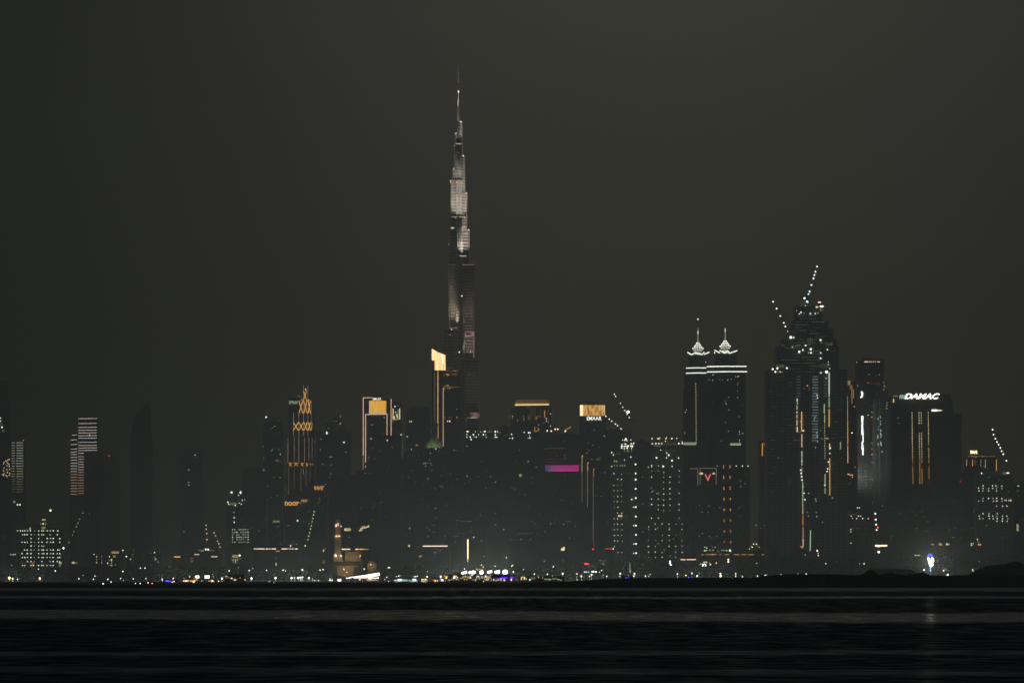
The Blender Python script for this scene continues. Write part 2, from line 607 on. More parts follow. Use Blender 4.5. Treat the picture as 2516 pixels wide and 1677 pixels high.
for a, q in ((564, 575), (584, 595)):
    m = MB()
    X0, X1 = GX(a, t.D), GX(q, t.D)
    m.box(X0, X1, t.D + 1, t.D + 12, P(0, 1222, t.D).z + 1.5, P(0, 1212, t.D).z)
    m.prism([(X0 - .5, t.D + .5), (X1 + .5, t.D + .5), (X1 + .5, t.D + 12.5), (X0 - .5, t.D + 12.5)], P(0, 1212, t.D).z + .01, P(0, 1204, t.D).z, 0, .2)
    m.build("turret", CONC, t.root)
for x, y, w, h, s in [(569, 1209, 6, 6, 3), (591, 1209, 5, 8, 3.5), (560, 1233, 3, 5, 3), (562, 1238, 3, 3, 3), (586, 1216, 3, 3, 2), (578, 1241, 3, 3, 3), (588, 1235, 3, 3, 2), (593, 1238, 4, 3, 2), (595, 1228, 2.5, 5, 2), (601, 1227, 2, 2, 2)]:
    t.lamp(x, y, w, h, "W", s, "roof_lamp")
for x in (567, 571.5, 576, 580.5):
    t.dot(x, 1237, 3.4, 7, "G", .28)
t.dots([(575, 1258, 1.6), (575.5, 1271, 3), (575.5, 1282, 3)], st=2.6)
t = Tower("apartment_tower", "dark tower with one bright white roof beacon, just left of the cross braced tower", 12500, [(645, 694, 1040), (652, 688, 1028)], 36)
t.lamp(654, 1024, 5, 5, "C", 4, "beacon")
for x, y in [(669, 1051), (675, 1047), (684, 1032), (667, 1107), (669, 1104), (647, 1096), (648, 1124), (648, 1129), (686, 1104), (689, 1115), (676, 1131), (682, 1131), (689, 1133), (647, 1155), (650, 1154), (688, 1172), (673, 1172), (701, 1158)]:
    t.dot(x, y, 2.2, 2.4, random.choice("WWG"), random.choice([.35, .5, .8]))
t.dot(689, 1115, 3, 3, "Y", 1.6)
# cross braced tower
t = Tower("braced_tower", "stepped tower with orange lit cross bracing in bands and thin upright light lines", 11600, [(705, 772, 1133), (719, 771, 1032), (731, 767, 977), (744, 759, 950)], 40)
m = MB()
m.box(GX(709, t.D), GX(731, t.D), t.D + 3, t.D + 26, 1, P(0, 976, t.D).z)
m.build("rear_slab", GLASS, t.root)
sign(t.root, "roof_sign", "EMAAR", 711, 731, 984, 992, t.D + 2.4, em("G", .75), bold=-.01)


def cross(x0, x1, y0, y1, st=1.2, c="E", w=1.7):
    t.strip(x0, y0, x1, y1, w, c, st, "brace_light")
    t.strip(x1, y0, x0, y1, w, c, st, "brace_light", -1.9)


for x0, x1 in ((721, 733), (734, 745.5), (747, 755), (757.5, 763)):
    cross(x0, x1, 1037, 1057, 1.25)
t.strip(767, 1037, 765, 1057, 1.3, "E", 1, "brace_light")
for x0, x1 in ((734.5, 744), (746.5, 754.5), (757, 763)):
    cross(x0, x1, 984, 1015, 1.25)
cross(745.5, 753.5, 959, 984, 1.1)
for x0, x1 in ((709.5, 718), (722.5, 733), (739, 746), (752, 756)):
    t.strip(x0, 1137, x1, 1137.3, 1.6, "O", 1.0, "brace_light")
    t.strip(x0 + 1, 1144, (x0 + x1) / 2, 1138.5, 1.6, "O", .9, "brace_light", -1.8)
    t.strip(x1 - 1, 1145, (x0 + x1) / 2, 1138.5, 1.6, "O", .9, "brace_light", -2.4)
t.strip(758, 1140, 770, 1140, 4, "O", .18, "ledge_light")
for x, y0, y1, g in [(746, 945, 1070, .32), (756.5, 947, 1070, .28), (734.3, 1015, 1137, .3), (721, 1012, 1070, .32), (707.5, 1078, 1137, .28), (723, 1072, 1137, .22), (748.5, 1074, 1137, .26), (759, 1073, 1130, .25), (765, 980, 1040, .2), (767, 1075, 1130, .2),
                     (709.5, 1146, 1215, .13), (723, 1146, 1200, .1), (739.5, 1146, 1205, .15), (745.5, 1150, 1165, .3), (752, 1146, 1195, .13), (762, 1146, 1185, .12)]:
    t.strip(x, y0, x, y1, .9, "A", g, "upright_light")
t.lamp(751, 956, 3.4, c="Y", st=3, name="beacon")
t.lamp(741, 981.5, 3, c="Y", st=2.4, name="beacon")
t.lamp(758.5, 982, 3, c="Y", st=2.4, name="beacon")
t.strip(731, 972, 744, 978, 5, "E", .16, "ledge_light", 4)
t = Tower("apartment_tower", "dark tower behind the orange braced tower on its right, two spire lights on top", 12700, [(776, 862, 1062), (800, 845, 1040), (814, 838, 1028)], 38)
t.dot(803, 1063, 4, 6, "W", 2.2)
t.dots([(845, 1086, 4.5, 2.5)], st=2.4)
for x, y0, y1 in [(836, 1018, 1038), (817, 1028, 1036)]:
    t.strip(x, y0, x, y1, 1.4, "A", .25, "mast_light", 8)
t.lamp(836, 1040, 3, 4, "A", 1.6, "beacon")
for x, y in [(811, 1122), (815, 1122), (814, 1141), (810, 1171), (823, 1173), (788, 1078), (773, 1084), (850, 1110), (799, 1189), (793, 1139), (787, 1104)]:
    t.dot(x, y, 2.2, 2.2, "W", .8)
t.lamp(813, 1163, 3.2, c="R", st=2.6, name="beacon")
t = Tower("office_block", "dark block carrying slanted orange roof lettering, below the braced tower", 10900, [(764, 806, 1206)], 32, cat="office block")
sign(t.root, "roof_sign", "INVE", 771, 794, 1193.5, 1203, t.D - .5, em("O", .85), shear=-.25, bold=.02)
t.lamp(794.5, 1195, 2.8, c="P", st=3, name="beacon")
t = Tower("office_block", "dark block with a red orange lower case roof sign and an amber lit roof box", 10400, [(695, 758, 1243)], 32, cat="office block")
sign(t.root, "roof_sign", "noor", 700, 735, 1231.5, 1241.5, t.D - .5, em("O", .95), bold=.015)
t.panel(739.5, 755, 1226, 1232.5, em("E", .3), "lit_roof_box", -3)
t.lamp(737.5, 1235.5, 2.8, c="A", st=1.6)
t.dots([(729, 1336, 1.8), (702, 1202, 5, 5, "O", .12)], st=1)
t = Tower("apartment_block", "low dim block with small faint pale roof lettering below the braced tower", 10000, [(662, 698, 1286)], 30, cat="apartment block")
sign(t.root, "roof_sign", "EMAAR", 671, 687, 1277.5, 1283, t.D - .5, em("Y", .42), bold=0)
# framed tower
t = Tower("framed_tower", "tower outlined by nested pink gold light frames round a golden roof screen", 11400, [(890, 963, 977)], 42)
for a in [(892.6, 977.5, 892.6, 1119, 1.9, 1.2), (892.6, 1122, 892.6, 1153, 1.0, .7), (891.5, 977, 915, 976.6, 1.8, 1.2), (898.3, 1018, 898.3, 1135, 1.9, 1.2), (898.3, 1142, 898.3, 1155, 1.3, .8), (897.4, 1017.6, 951.8, 1017.2, 1.8, 1.2), (951, 1018, 951, 1068, 1.9, 1.1), (961, 980, 961, 1069, 2.1, 1.0)]:
    t.strip(*a[:5], "P", a[5], "frame_light", -1.6)
t.strip(936, 976.2, 961, 976.2, .8, "A", .1, "frame_light", -1.6)
t.panel(907.5, 949, 984, 1016.2, em_stripes("gold_lattice", (.60, .27, .025), (.95, .52, .09), 1.15, .35, .03), "golden_screen", 1.2)
t.strip(908.5, 984.5, 908.5, 1016, 3.4, "Y", .85, "screen_edge", -1.5)
t.strip(908, 1014, 949, 1014, 3.6, "Y", .8, "screen_edge", -1.9)
sign(t.root, "roof_sign", "EMAAR", 916, 936.5, 976.5, 982.8, t.D - 2.2, em("W", 1.3), bold=.01)
for x, y, w, h, g in [(944, 1025.5, 3.4, 3, .5), (913, 1043, 2.6, 4, .5), (918, 1043, 2, 3, .25), (912, 1077, 4.5, 3.5, .45), (907, 1077, 1.6, 2.5, .3), (951.5, 1081, 3, 3, 2.2), (906, 1123, 2, 4, .5), (919.5, 1127, 1.6, 3, .4), (939, 1066, 2, 2, .2), (956.5, 1143, 2, 2, .35)]:
    t.dot(x, y, w, h, "W", g)
t.lamp(964.5, 1098, 2.4, c="R", st=1.6, name="beacon")
t = Tower("apartment_tower", "narrow tower with ragged yellow white lit upper floors right of the framed tower", 11700, [(962.5, 986, 992)], 26)
for x, y0, y1, w, c, g in [(965, 1003, 1029, 4.2, "Y", 1.9), (972, 1010, 1014, 3, "Y", 1.5), (975, 1016, 1022, 4, "Y", 1.3), (969, 1022, 1030, 3, "Y", 1.6), (976.5, 1020, 1028, 3, "Y", 1.6), (982, 1003, 1030, 2.6, "Y", 1.7), (971, 1031, 1029, 14, "Y", .8), (978, 1005, 1030, 5, "G", .22), (965.5, 1031, 1039, 3, "Y", .2), (976, 994, 999, 2, "A", .14), (981, 994, 998, 2, "A", .12)]:
    y0, y1 = min(y0, y1), max(y0, y1)
    t.dot(x, (y0 + y1) / 2, w, y1 - y0, c, g)
t.lamp(970.5, 998, 4, 4, "W", 2.5, "beacon")
t.dots([(985.5, 1067.5, 3)], st=2.4)
t.strip(991, 1058, 985.5, 1142, .8, "A", .12, "mast_light", 3)
t = Tower("apartment_tower", "plain dark block between the framed tower and the slanted bright crown", 12400, [(998, 1056, 1016), (1005, 1052, 1002)], 36)
t.dots([(1007, 1035, 2.8), (1011, 1035, 2.8), (1000.5, 1072, 2.4), (1011, 1103, 2), (1024, 1093, 6, 3, "Y", .4), (1024, 1112, 5, 3, "Y", .5), (1012, 1110, 2)], st=1.8)
# slanted crown tower
t = Tower("crowned_tower", "tower with a glowing slanted cream crown and gold edge lines, beside the needle tower", 11750, [(1062, 1131, 911)], 44)
m = MB()
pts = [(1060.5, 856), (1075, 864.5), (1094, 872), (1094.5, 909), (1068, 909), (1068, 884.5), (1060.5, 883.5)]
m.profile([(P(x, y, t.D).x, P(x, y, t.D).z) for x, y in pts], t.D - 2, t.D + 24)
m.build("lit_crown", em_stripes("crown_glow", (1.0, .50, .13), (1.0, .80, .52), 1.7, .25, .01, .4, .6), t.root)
t.strip(1090, 893, 1090, 908, 1.4, "E", .25, "crown_slot", -3)
t.strip(1076, 911, 1076, 1040, 1.9, "E", 1.2, "edge_light")
t.strip(1076.5, 1044, 1076.5, 1076, 1.5, "E", .9, "edge_light")
t.strip(1089, 952, 1089, 1097, 1.9, "P", .85, "edge_light", -1.8)
t.strip(1068, 914, 1068, 1036, .9, "A", .22, "edge_light")
for x, y, w, h, g in [(1101, 910.5, 8, 1.4, .3), (1112.5, 911, 3.5, 2.2, .8), (1118.5, 911, 4.5, 2.2, .75), (1124, 911, 2.6, 2, .7), (1092, 920, 3, 4.5, .4), (1100, 920, 6.5, 5, .8), (1108, 920, 1.5, 4, .4), (1117, 919, 14, 5, .14),
                      (1093, 948, 4, 4, .45), (1100, 947, 5.5, 5, .6), (1092, 953, 3, 3, .5), (1099, 953, 2.5, 3, .7), (1105, 952.5, 4.5, 4, .7), (1111, 951, 2, 4, .6), (1092, 956.5, 4, 3, .45), (1121, 950.6, 16, 1.2, .35), (1093, 1025, 4, 3.6, .5), (1105, 1025, 9, 3, .16), (1123, 1025, 4.5, 4, .5)]:
    t.dot(x, y, w, h, "E", g)
t.dots([(1099.5, 1034, 2.8), (1105, 1034, 3.6)], st=2.6)
t.dots([(1122.5, 1005, 2.6), (1145, 1032, 1.4, 4)], st=.5)
# pyramid roof tower
t = Tower("pyramid_tower", "tower with a pale green lit pyramid roof below the slanted bright crown", 11000, [(1044, 1089, 1101)], 28, parapet=False)
Z0, Z1 = P(0, 1101, t.D).z + .5, P(0, 1066, t.D).z
X0, X1 = GX(1042, t.D), GX(1091, t.D)
m = MB()
cx, cy = (X0 + X1) / 2, t.D + 14
m.add([(X0, t.D - 1, Z0), (X1, t.D - 1, Z0), (X1, t.D + 29, Z0), (X0, t.D + 29, Z0), (cx, cy, Z1)], [(0, 1, 4), (1, 2, 4), (2, 3, 4), (3, 0, 4), (3, 2, 1, 0)])
for k in range(7):
    f = k / 6
    m.bar((X0 + (X1 - X0) * f, t.D - 1.2, Z0), (cx, cy - .2, Z1 + .2), .8, 1)
m.build("pyramid_roof", [GREENROOF, CONC], t.root)
for dx in (-10, 0, 10):
    l = bpy.data.lights.new("roof_floodlight", 'SPOT')
    l.energy, l.color, l.spot_size, l.spot_blend, l.shadow_soft_size = 9000, (.85, 1, .5), R(70), 1, .5
    o = bpy.data.objects.new("roof_floodlight", l)
    C.objects.link(o)
    o.parent = t.root
    pos = Vector((cx + dx, t.D - 9, Z0 - 1))
    o.location = pos - t.root.location
    o.rotation_euler = (Vector((cx, cy, Z1 - 4)) - pos).to_track_quat('-Z', 'Y').to_euler()
t.lamp(1070.5, 1102, 3, 3, "W", 2.4, "roof_lamp")
for x, y in [(1058, 1057), (1058, 1064), (1056, 1068), (1044, 1068), (1040, 1069), (1045, 1090), (1046, 1080)]:
    t.dot(x, max(y, 1104) + random.uniform(0, 60), 2.2, 2.6, "W", .7)
t = Tower("half_built_tower", "unfinished dark tower with white work lamps along its top, right of the needle tower's foot", 10800, [(1140, 1236, 1086), (1144, 1232, 1064)], 40, cat="construction site")
for x, y, w in [(1148, 1059.5, 4), (1150.5, 1059.5, 3.5), (1168, 1060, 2.5), (1181, 1060, 2.5), (1191, 1059.5, 5), (1147, 1067, 3), (1163, 1067, 4), (1176, 1067, 3.2), (1187.5, 1067, 4.4), (1193, 1067, 2), (1147, 1073, 3), (1155.5, 1073, 4.5), (1170, 1073, 3.4), (1157.5, 1079, 4), (1217, 1060, 5), (1217, 1067, 4), (1217, 1073, 4), (1221, 1073, 3), (1165, 1073, 1.6), (1195, 1073, 1.6), (1147, 1095, 2), (1222, 1060, 2.5)]:
    t.lamp(x, y, w, w, random.choice("WWG"), 3.2)
t.dots([(1204, 1060, 10, 4, "G", .14), (1226, 1062, 9, 4, "G", .12), (1186, 1073, 40, 1.6, "G", .1)])
t = Tower("office_tower", "broad tower topped by a long glowing gold cornice, patchy amber windows under it", 11500, [(1250, 1358, 1052), (1256, 1354, 1003), (1266, 1349, 996)], 42)
m = MB()
a, q = P(1264.5, 995.5, t.D), P(1349.5, 981, t.D)
m.box(a.x + 2, q.x - 1, t.D + 5, t.D + 20, a.z, q.z)
m.build("lit_roof_screen", em("E", .085), t.root)
m = MB()
m.box(a.x + 1, q.x - 1, t.D + 2, t.D + 4, a.z + .3, a.z + 3.4)
m.build("lit_roof_screen", em("E", .55), t.root)
t.strip(1265, 994.5, 1349, 993.5, 2.6, "Y", 1.5, "cornice_light", -.8)
for x, y, w, h, c, g in [(1338, 1016, 2.2, 18, "E", .9), (1259.5, 1022, 3, 3.4, "Y", .9), (1259.5, 1028, 3, 3, "O", .45), (1297, 1000, 2, 7, "E", .25), (1318, 1026, 5, 8, "O", .35), (1325, 1022, 9, 2, "O", .25), (1286.5, 1022, 2, 4, "Y", .4), (1299, 1025, 3, 13, "O", .16), (1272, 1032, 2.4, 6, "Y", .25), (1287, 1029, 3, 8, "Y", .2), (1342.5, 1027.5, 3, 3, "W", 1.4), (1342.5, 1034, 2.6, 4, "W", 1.1), (1352.5, 1016, 2.6, 2.6, "W", 1.2), (1352.5, 1046, 2.6, 2.6, "W", 1.4), (1323.5, 1043, 2.4, 2.4, "W", .8), (1348, 1036, 2, 6, "G", .3), (1328, 1012, 2, 30, "O", .09), (1310, 1012, 14, 22, "O", .05), (1252, 1024, 2, 8, "Y", .12), (1303, 1014, 2, 30, "Y", .08), (1357, 1024, 1.4, 30, "Y", .09), (1347, 1020, 1.4, 40, "Y", .08)]:
    t.dot(x, y, w, h, c, g)
for a in [(1314, 1048, 1314, 1060, 1.8, "E", .5), (1316, 1060, 1325, 1055, 2, "E", .55), (1325, 1055, 1320, 1049, 1.8, "O", .35)]:
    t.strip(*a, "roof_brace_light", -2)
for x, y, w in [(1257, 1066.5, 3.6), (1259, 1076, 3.8), (1252.5, 1076, 2.4), (1288, 1061.5, 3), (1299, 1062.5, 5), (1303, 1062.5, 3), (1302, 1075, 3.8), (1297.5, 1075.5, 2), (1301, 1069, 2)]:
    t.lamp(x, y, w, w, "W", 3)
# magenta screen block
t = Tower("media_block", "wide dark block wrapped by a long magenta and violet screen", 10600, [(1312, 1424, 1066)], 46, cat="office block")


def screen_mat():
    m, nt, out = new_mat("magenta_screen")
    tc = nt.nodes.new("ShaderNodeTexCoord")
    sp = nt.nodes.new("ShaderNodeSeparateXYZ")
    mr = nt.nodes.new("ShaderNodeMapRange")
    mr.inputs["From Min"].default_value = GX(1338, 10600) - GX(1368, 10600)
    mr.inputs["From Max"].default_value = GX(1422, 10600) - GX(1368, 10600)
    r = nt.nodes.new("ShaderNodeValToRGB")
    e = r.color_ramp.elements
    e[0].position, e[0].color = 0, (.035, .02, .11, 1)
    e[1].position, e[1].color = .32, (.28, .03, .17, 1)
    e.new(.18).color = (.09, .06, .14, 1)
    e.new(1.0).color = (.36, .008, .15, 1)
    em_ = nt.nodes.new("ShaderNodeEmission")
    em_.inputs["Strength"].default_value = EMG
    nt.links.new(tc.outputs["Object"], sp.inputs[0])
    nt.links.new(sp.outputs["X"], mr.inputs["Value"])
    nt.links.new(mr.outputs[0], r.inputs[0])
    nt.links.new(r.outputs[0], em_.inputs[0])
    nt.links.new(em_.outputs[0], out.inputs[0])
    return m


t.panel(1339, 1422, 1142.5, 1157, screen_mat(), "media_screen", 1.6)
t.strip(1363, 1155.3, 1408, 1155.3, 2.6, "M", .9, "screen_edge", -2)
t.strip(1411, 1155.3, 1421, 1155.3, 2.6, "M", .9, "screen_edge", -2)
t.strip(1347, 1155.5, 1362, 1155.3, 2, "P", .32, "screen_edge", -2)
t.strip(1339, 1142.8, 1422, 1142.8, 1.2, "M", .55, "screen_edge", -2)
t.strip(1337, 1101, 1392, 1101, 1.2, "A", .06, "ledge_light")
t.strip(1338, 1128, 1392, 1128, 1.2, "R", .06, "ledge_light")
t.strip(1338, 1135, 1392, 1135, 1, "R", .05, "ledge_light")
for x, y, w, s in [(1344.5, 1057.5, 4.5, 4), (1354.5, 1058, 4.5, 4), (1364, 1053.5, 4.5, 4), (1370.5, 1053.5, 4.8, 4), (1389, 1058.5, 4.5, 4)]:
    t.lamp(x, y, w, w, "A", s, "roof_lamp", 6)
t.strip(1388, 1056, 1403, 1048, 1.8, "E", .7, "roof_brace_light", 6)
t.dots([(1385, 1082, 1.6), (1388, 1082, 1.6), (1387, 1118, 2), (1388, 1125, 2)], st=.4)
t = Tower("stepped_tower", "tower with a gold lattice roof box right above big white letters", 11000, [(1410, 1500, 1110), (1424, 1489, 1022), (1425.5, 1487, 995)], 40)
t.panel(1425, 1487, 994.5, 1021, em_stripes("gold_lattice_box", (.40, .16, .012), (1.0, .58, .18), .8, .28, .1, .36, .62), "golden_screen", 1.4)
t.panel(1425, 1432.5, 994.5, 1021, em("Y", 1.5), "screen_edge", 1.9)
t.strip(1485.5, 996, 1485.5, 1020, 1.6, "Y", 1.0, "screen_edge", -2)
t.strip(1480, 996, 1480, 1020, 1.2, "Y", .8, "screen_edge", -2)
sign(t.root, "roof_sign", "EMAAR", 1442, 1478, 1022.6, 1031.8, t.D - 2.2, em("W", 1.4), bold=.01)
for x, y0, y1, g, c in [(1415.5, 1102, 1140, .6, "Y"), (1430, 1120, 1160, .4, "Y"), (1430, 1160, 1232, .17, "A"), (1443.5, 1137, 1158, .8, "E"), (1443.5, 1158, 1245, .24, "A"), (1458, 1152, 1163, .6, "E"), (1457.5, 1167, 1332, .2, "A")]:
    t.strip(x, y0, x, y1, 1.5 if g > .3 else 1.0, c, g, "upright_light")
for x, y, c, g in [(1418, 1102.5, "Y", .9), (1417, 1112, "Y", .9), (1417.5, 1117, "Y", .7), (1417, 1130.5, "W", 2), (1431.5, 1119.5, "Y", 1.4), (1431, 1133, "O", .8), (1430.5, 1148, "Y", .8), (1445.5, 1136, "Y", 1.4), (1459.5, 1152, "O", 1.2), (1459, 1166, "O", 1.4), (1445, 1149.5, "O", 1.2), (1447, 1105, "O", .5), (1454.5, 1128, "O", .7), (1468, 1127.5, "O", 1), (1473.5, 1123, "O", .5), (1473.5, 1128, "O", .6), (1441.5, 1112, "G", .3), (1468, 1150, "O", .3), (1450, 1037, "G", .2), (1460, 1056, "W", .3), (1456, 1093, "W", .3), (1484.5, 1070.5, "W", .9), (1486, 1160, "W", .25), (1468, 1196, "O", .25), (1414, 1254, "G", .8), (1444, 1126, "R", .14)]:
    t.dot(x, y, 2.6, 2.6, c, g)
t.lamp(1460, 1338, 2.8, c="R", st=2.5, name="beacon")
t.lamp(1457, 1348, 3, 5, "R", 4, "beacon")
t = Tower("half_built_tower", "unfinished tower with a blazing lamp cluster on top and a column of big hoist lamps", 10200, [(1502, 1562, 1145), (1508, 1560, 1100), (1524, 1558, 1092)], 36, cat="construction site", mats=[CONC, RAWC])
for x, y, w, c in [(1537.5, 1078, 6, "W"), (1535, 1081, 3, "G"), (1540, 1082, 3, "G"), (1550, 1080, 3, "W"), (1530, 1080.5, 2.6, "W"), (1528.5, 1091, 3, "W"), (1536.5, 1090, 4, "W"), (1528, 1095.5, 5, "W"), (1533.5, 1096, 3.5, "W"), (1538, 1095.5, 4, "W"), (1543, 1095, 5, "W"), (1549, 1095, 4, "A"), (1553, 1095.5, 6, "W"), (1527.5, 1100, 4, "G"), (1541, 1099.5, 4.5, "W"), (1534, 1101, 3, "Y"), (1552, 1101, 3, "G"), (1551, 1089, 4, "G"), (1557, 1088.5, 4, "G"), (1503, 1111, 3.4, "W"), (1507, 1117, 3, "W"), (1550, 1122, 3.2, "W"), (1534.5, 1129, 2, "W")]:
    t.lamp(x, y, w, w, c, 3.4)
for x in (1534, 1541, 1543.5, 1551.5):
    t.strip(x, 1102, x, 1110, 1.4, "G", .2, "lit_scaffold")
t.dots([(1515, 1114, 20, 4, "Y", .05), (1510, 1132, 4, 4, "G", .6), (1515, 1133, 4, 4, "Y", .7), (1503, 1145, 2.6, 2.6), (1509, 1143.5, 2, 4, "Y", .6), (1516, 1143, 2, 4, "Y", .7), (1524, 1143, 2, 5, "G", .5), (1529, 1143, 2, 5, "G", .5), (1535, 1143, 3, 3, "G", .9), (1534, 1130, 2, 4, "G", .5), (1521, 1266.5, 4.5, 4.5, "Y", 1.5), (1526.5, 1266.5, 4.5, 4.5, "Y", 1.5), (1538, 1266, 2, 2, "G", .4)])
rows = [1163, 1177, 1191, 1204.5, 1218.5, 1231.5, 1245.5, 1259.5, 1273, 1286.5, 1300, 1314, 1328, 1342, 1356]
for i, y in enumerate(rows):
    for x in (1508.5, 1517, 1527):
        if random.random() < .86:
            t.dot(x + random.uniform(-.6, .6) + i * .1, y + random.uniform(-.6, .6), random.uniform(1.9, 2.7), random.uniform(2, 2.6), random.choice("WWWGY"), random.choice([.5, 1, 1.6, 2.2]))
m = MB()
m.truss((GX(1561.5, t.D) + 1.5, t.D - 2.5, 1), (GX(1561.5, t.D) + 1.5, t.D - 2.5, P(0, 1132, t.D).z), 2.0, 3.0)
m.build("hoist_mast", STEEL, t.root)
for i, y in enumerate([1140, 1162, 1177.5, 1200, 1222.5, 1245, 1268, 1290, 1313, 1335, 1358]):
    t.lamp(1561.5 + i * .12, y, 4.6, 4.6, "W", 4, "hoist_lamp", -4)
    if i in (5, 7, 9, 10):
        t.lamp(1557, y, 3.4, 3.4, "W", 2.5, "hoist_lamp", -4)
t.lamp(1552, 1226, 4, 4, "W", 3, "hoist_lamp")
t = Tower("half_built_tower", "wide unfinished block with roof lamps and a widely spaced grid of white lamps", 10300, [(1590, 1696, 1284), (1596, 1692, 1150), (1601, 1686, 1094)], 46, cat="construction site", mats=[CONC, RAWC])
for x, y, w, c in [(1602, 1076.5, 3.4, "W"), (1617, 1077, 4, "W"), (1621, 1076, 3, "W"), (1636, 1077, 3.5, "Y"), (1638, 1074, 2.4, "G"), (1651, 1076.5, 4.4, "W"), (1663, 1076, 2.8, "W"), (1603, 1089, 4, "W"), (1611.5, 1089, 4.4, "W"), (1619, 1089, 4.4, "W"), (1626, 1089, 3.4, "W"), (1668, 1089, 4.6, "W"), (1677, 1089, 4.6, "W"), (1676, 1084.5, 3, "Y"), (1635, 1083, 3, "Y"), (1613, 1124, 5, "W"), (1643, 1117.5, 5, "W"), (1651, 1131, 5, "W"), (1667, 1124.5, 4, "G"), (1637.5, 1124, 3.4, "Y"), (1639, 1113, 2.4, "G"), (1623, 1104.5, 2.6, "G"), (1637, 1111, 2, "W"), (1695.5, 1110.5, 3.4, "G"), (1684, 1137, 2, "W"), (1694, 1134, 2, "W"), (1684, 1143, 3, "W"), (1700, 1143, 3, "W"), (1651.5, 1145, 3, "W"), (1629.5, 1145, 5, "W")]:
    t.lamp(x, y, w, w, c, 3.2, dy=-1.4 if y > 1094 else 4)
t.dots([(1640, 1091, 78, 2, "G", .12), (1615, 1095, 18, 4, "G", .15), (1640, 1106, 40, 2, "G", .06)])
grid = {1601: [1143, 1147, 1156, 1171, 1198, 1208, 1225, 1238, 1272], 1617.5: [1143, 1156, 1212, 1225, 1240, 1251, 1272], 1630.5: [1160, 1172, 1184, 1200, 1213, 1227, 1240, 1253], 1646: [1171, 1184, 1200, 1212, 1225, 1240, 1253], 1668.5: [1156, 1170, 1184, 1211, 1238, 1252, 1272]}
for x, yy in grid.items():
    for y in yy:
        t.dot(x, y, random.uniform(2, 2.9), random.uniform(2, 2.8), random.choice("WWWGY"), random.choice([.6, 1.2, 2, 2.6]))
for x in (1593.5, 1610.5, 1627, 1644, 1660.5, 1676, 1692):
    for y in (1286, 1299.5, 1313.5, 1327, 1341, 1355.5, 1368):
        if random.random() < .8:
            t.dot(x + random.uniform(-.5, .5), y + random.uniform(-.7, .7), random.uniform(1.9, 2.7), 2.3, random.choice("WWWGA"), random.choice([.5, 1, 1.6, 2.2]))
for x, y in [(1616, 1296), (1646, 1296), (1617, 1335), (1632, 1350), (1646, 1365), (1614, 1211), (1604, 1206), (1630, 1200)]:
    t.dot(x, y, 1.8, 5, "G", .35)
t.lamp(1655, 1323, 2.6, c="R", st=1.6, name="beacon")
t.lamp(1632, 1213, 3, c="R", st=1.6, name="beacon")
t.strip(1686, 1150, 1687, 1215, 2, "G", .09, "lit_scaffold")
# twin spired towers
def crown(t, cx, ytop, ydome, ybase, ycol, L, Rr, beacon):
    D, u, root = t.D, t.u, t.root
    X = GX(cx, D)
    Y = D + 14
    m = MB()
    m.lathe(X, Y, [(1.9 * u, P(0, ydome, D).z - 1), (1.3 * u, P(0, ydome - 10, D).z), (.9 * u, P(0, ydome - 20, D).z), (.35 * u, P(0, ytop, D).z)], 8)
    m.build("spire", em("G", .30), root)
    m = MB()
    m.lathe(X, Y, [(1.2 * u, P(0, ydome - 22, D).z), (1.3 * u, P(0, ydome - 28, D).z), (.5 * u, P(0, ydome - 32, D).z)], 8)
    m.build("spire_lamp", em("G", .9), root)
    prof = [(3.5, 0), (6, 4.2), (9.3, 8.4), (13.2, 13), (10.2, 18), (6.5, 23)]
    m = MB()
    m.lathe(X, Y, [((r - .8) * u, P(0, ydome + d, D).z) for r, d in reversed(prof)], 16)
    m.build("dome", WHITE, root)
    for k, (r, d) in enumerate(prof[:5]):
        n = [6, 10, 14, 18, 14][k]
        for i in range(n):
            a = 2 * math.pi * (i + .25) / n
            if math.sin(a) > .35:
                continue
            put("ball", "dome_lamp", em("W", 2.6 if k < 4 else 1.4), root, (X + r * u * math.cos(a), Y + r * u * math.sin(a), P(0, ydome + d, D).z), (2.0 * u, 2.0 * u, 1.7 * u))
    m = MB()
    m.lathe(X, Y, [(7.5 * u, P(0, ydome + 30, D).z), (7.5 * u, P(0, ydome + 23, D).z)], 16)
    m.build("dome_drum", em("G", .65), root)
    for (x0, y0, x1, y1, w) in ycol:
        t.strip(x0, y0, x1, y1, w, "W", 1.9, "petal_light", -2.5)
    # corner petals that carry the lights
    m = MB()
    zc = P(0, ybase, D).z
    for sx in (L, Rr):
        xx = GX(sx, D)
        m.profile([(X + (xx - X) * .35, zc - 2), (xx, zc + 3.2), (xx, zc + 1.6), (X + (xx - X) * .35, zc - 4)], D - 1, D + 28)
    m.build("petal", CONC, root)
    if beacon:
        t.lamp(cx, beacon, 4, 4, "W", 4, "beacon", 14)


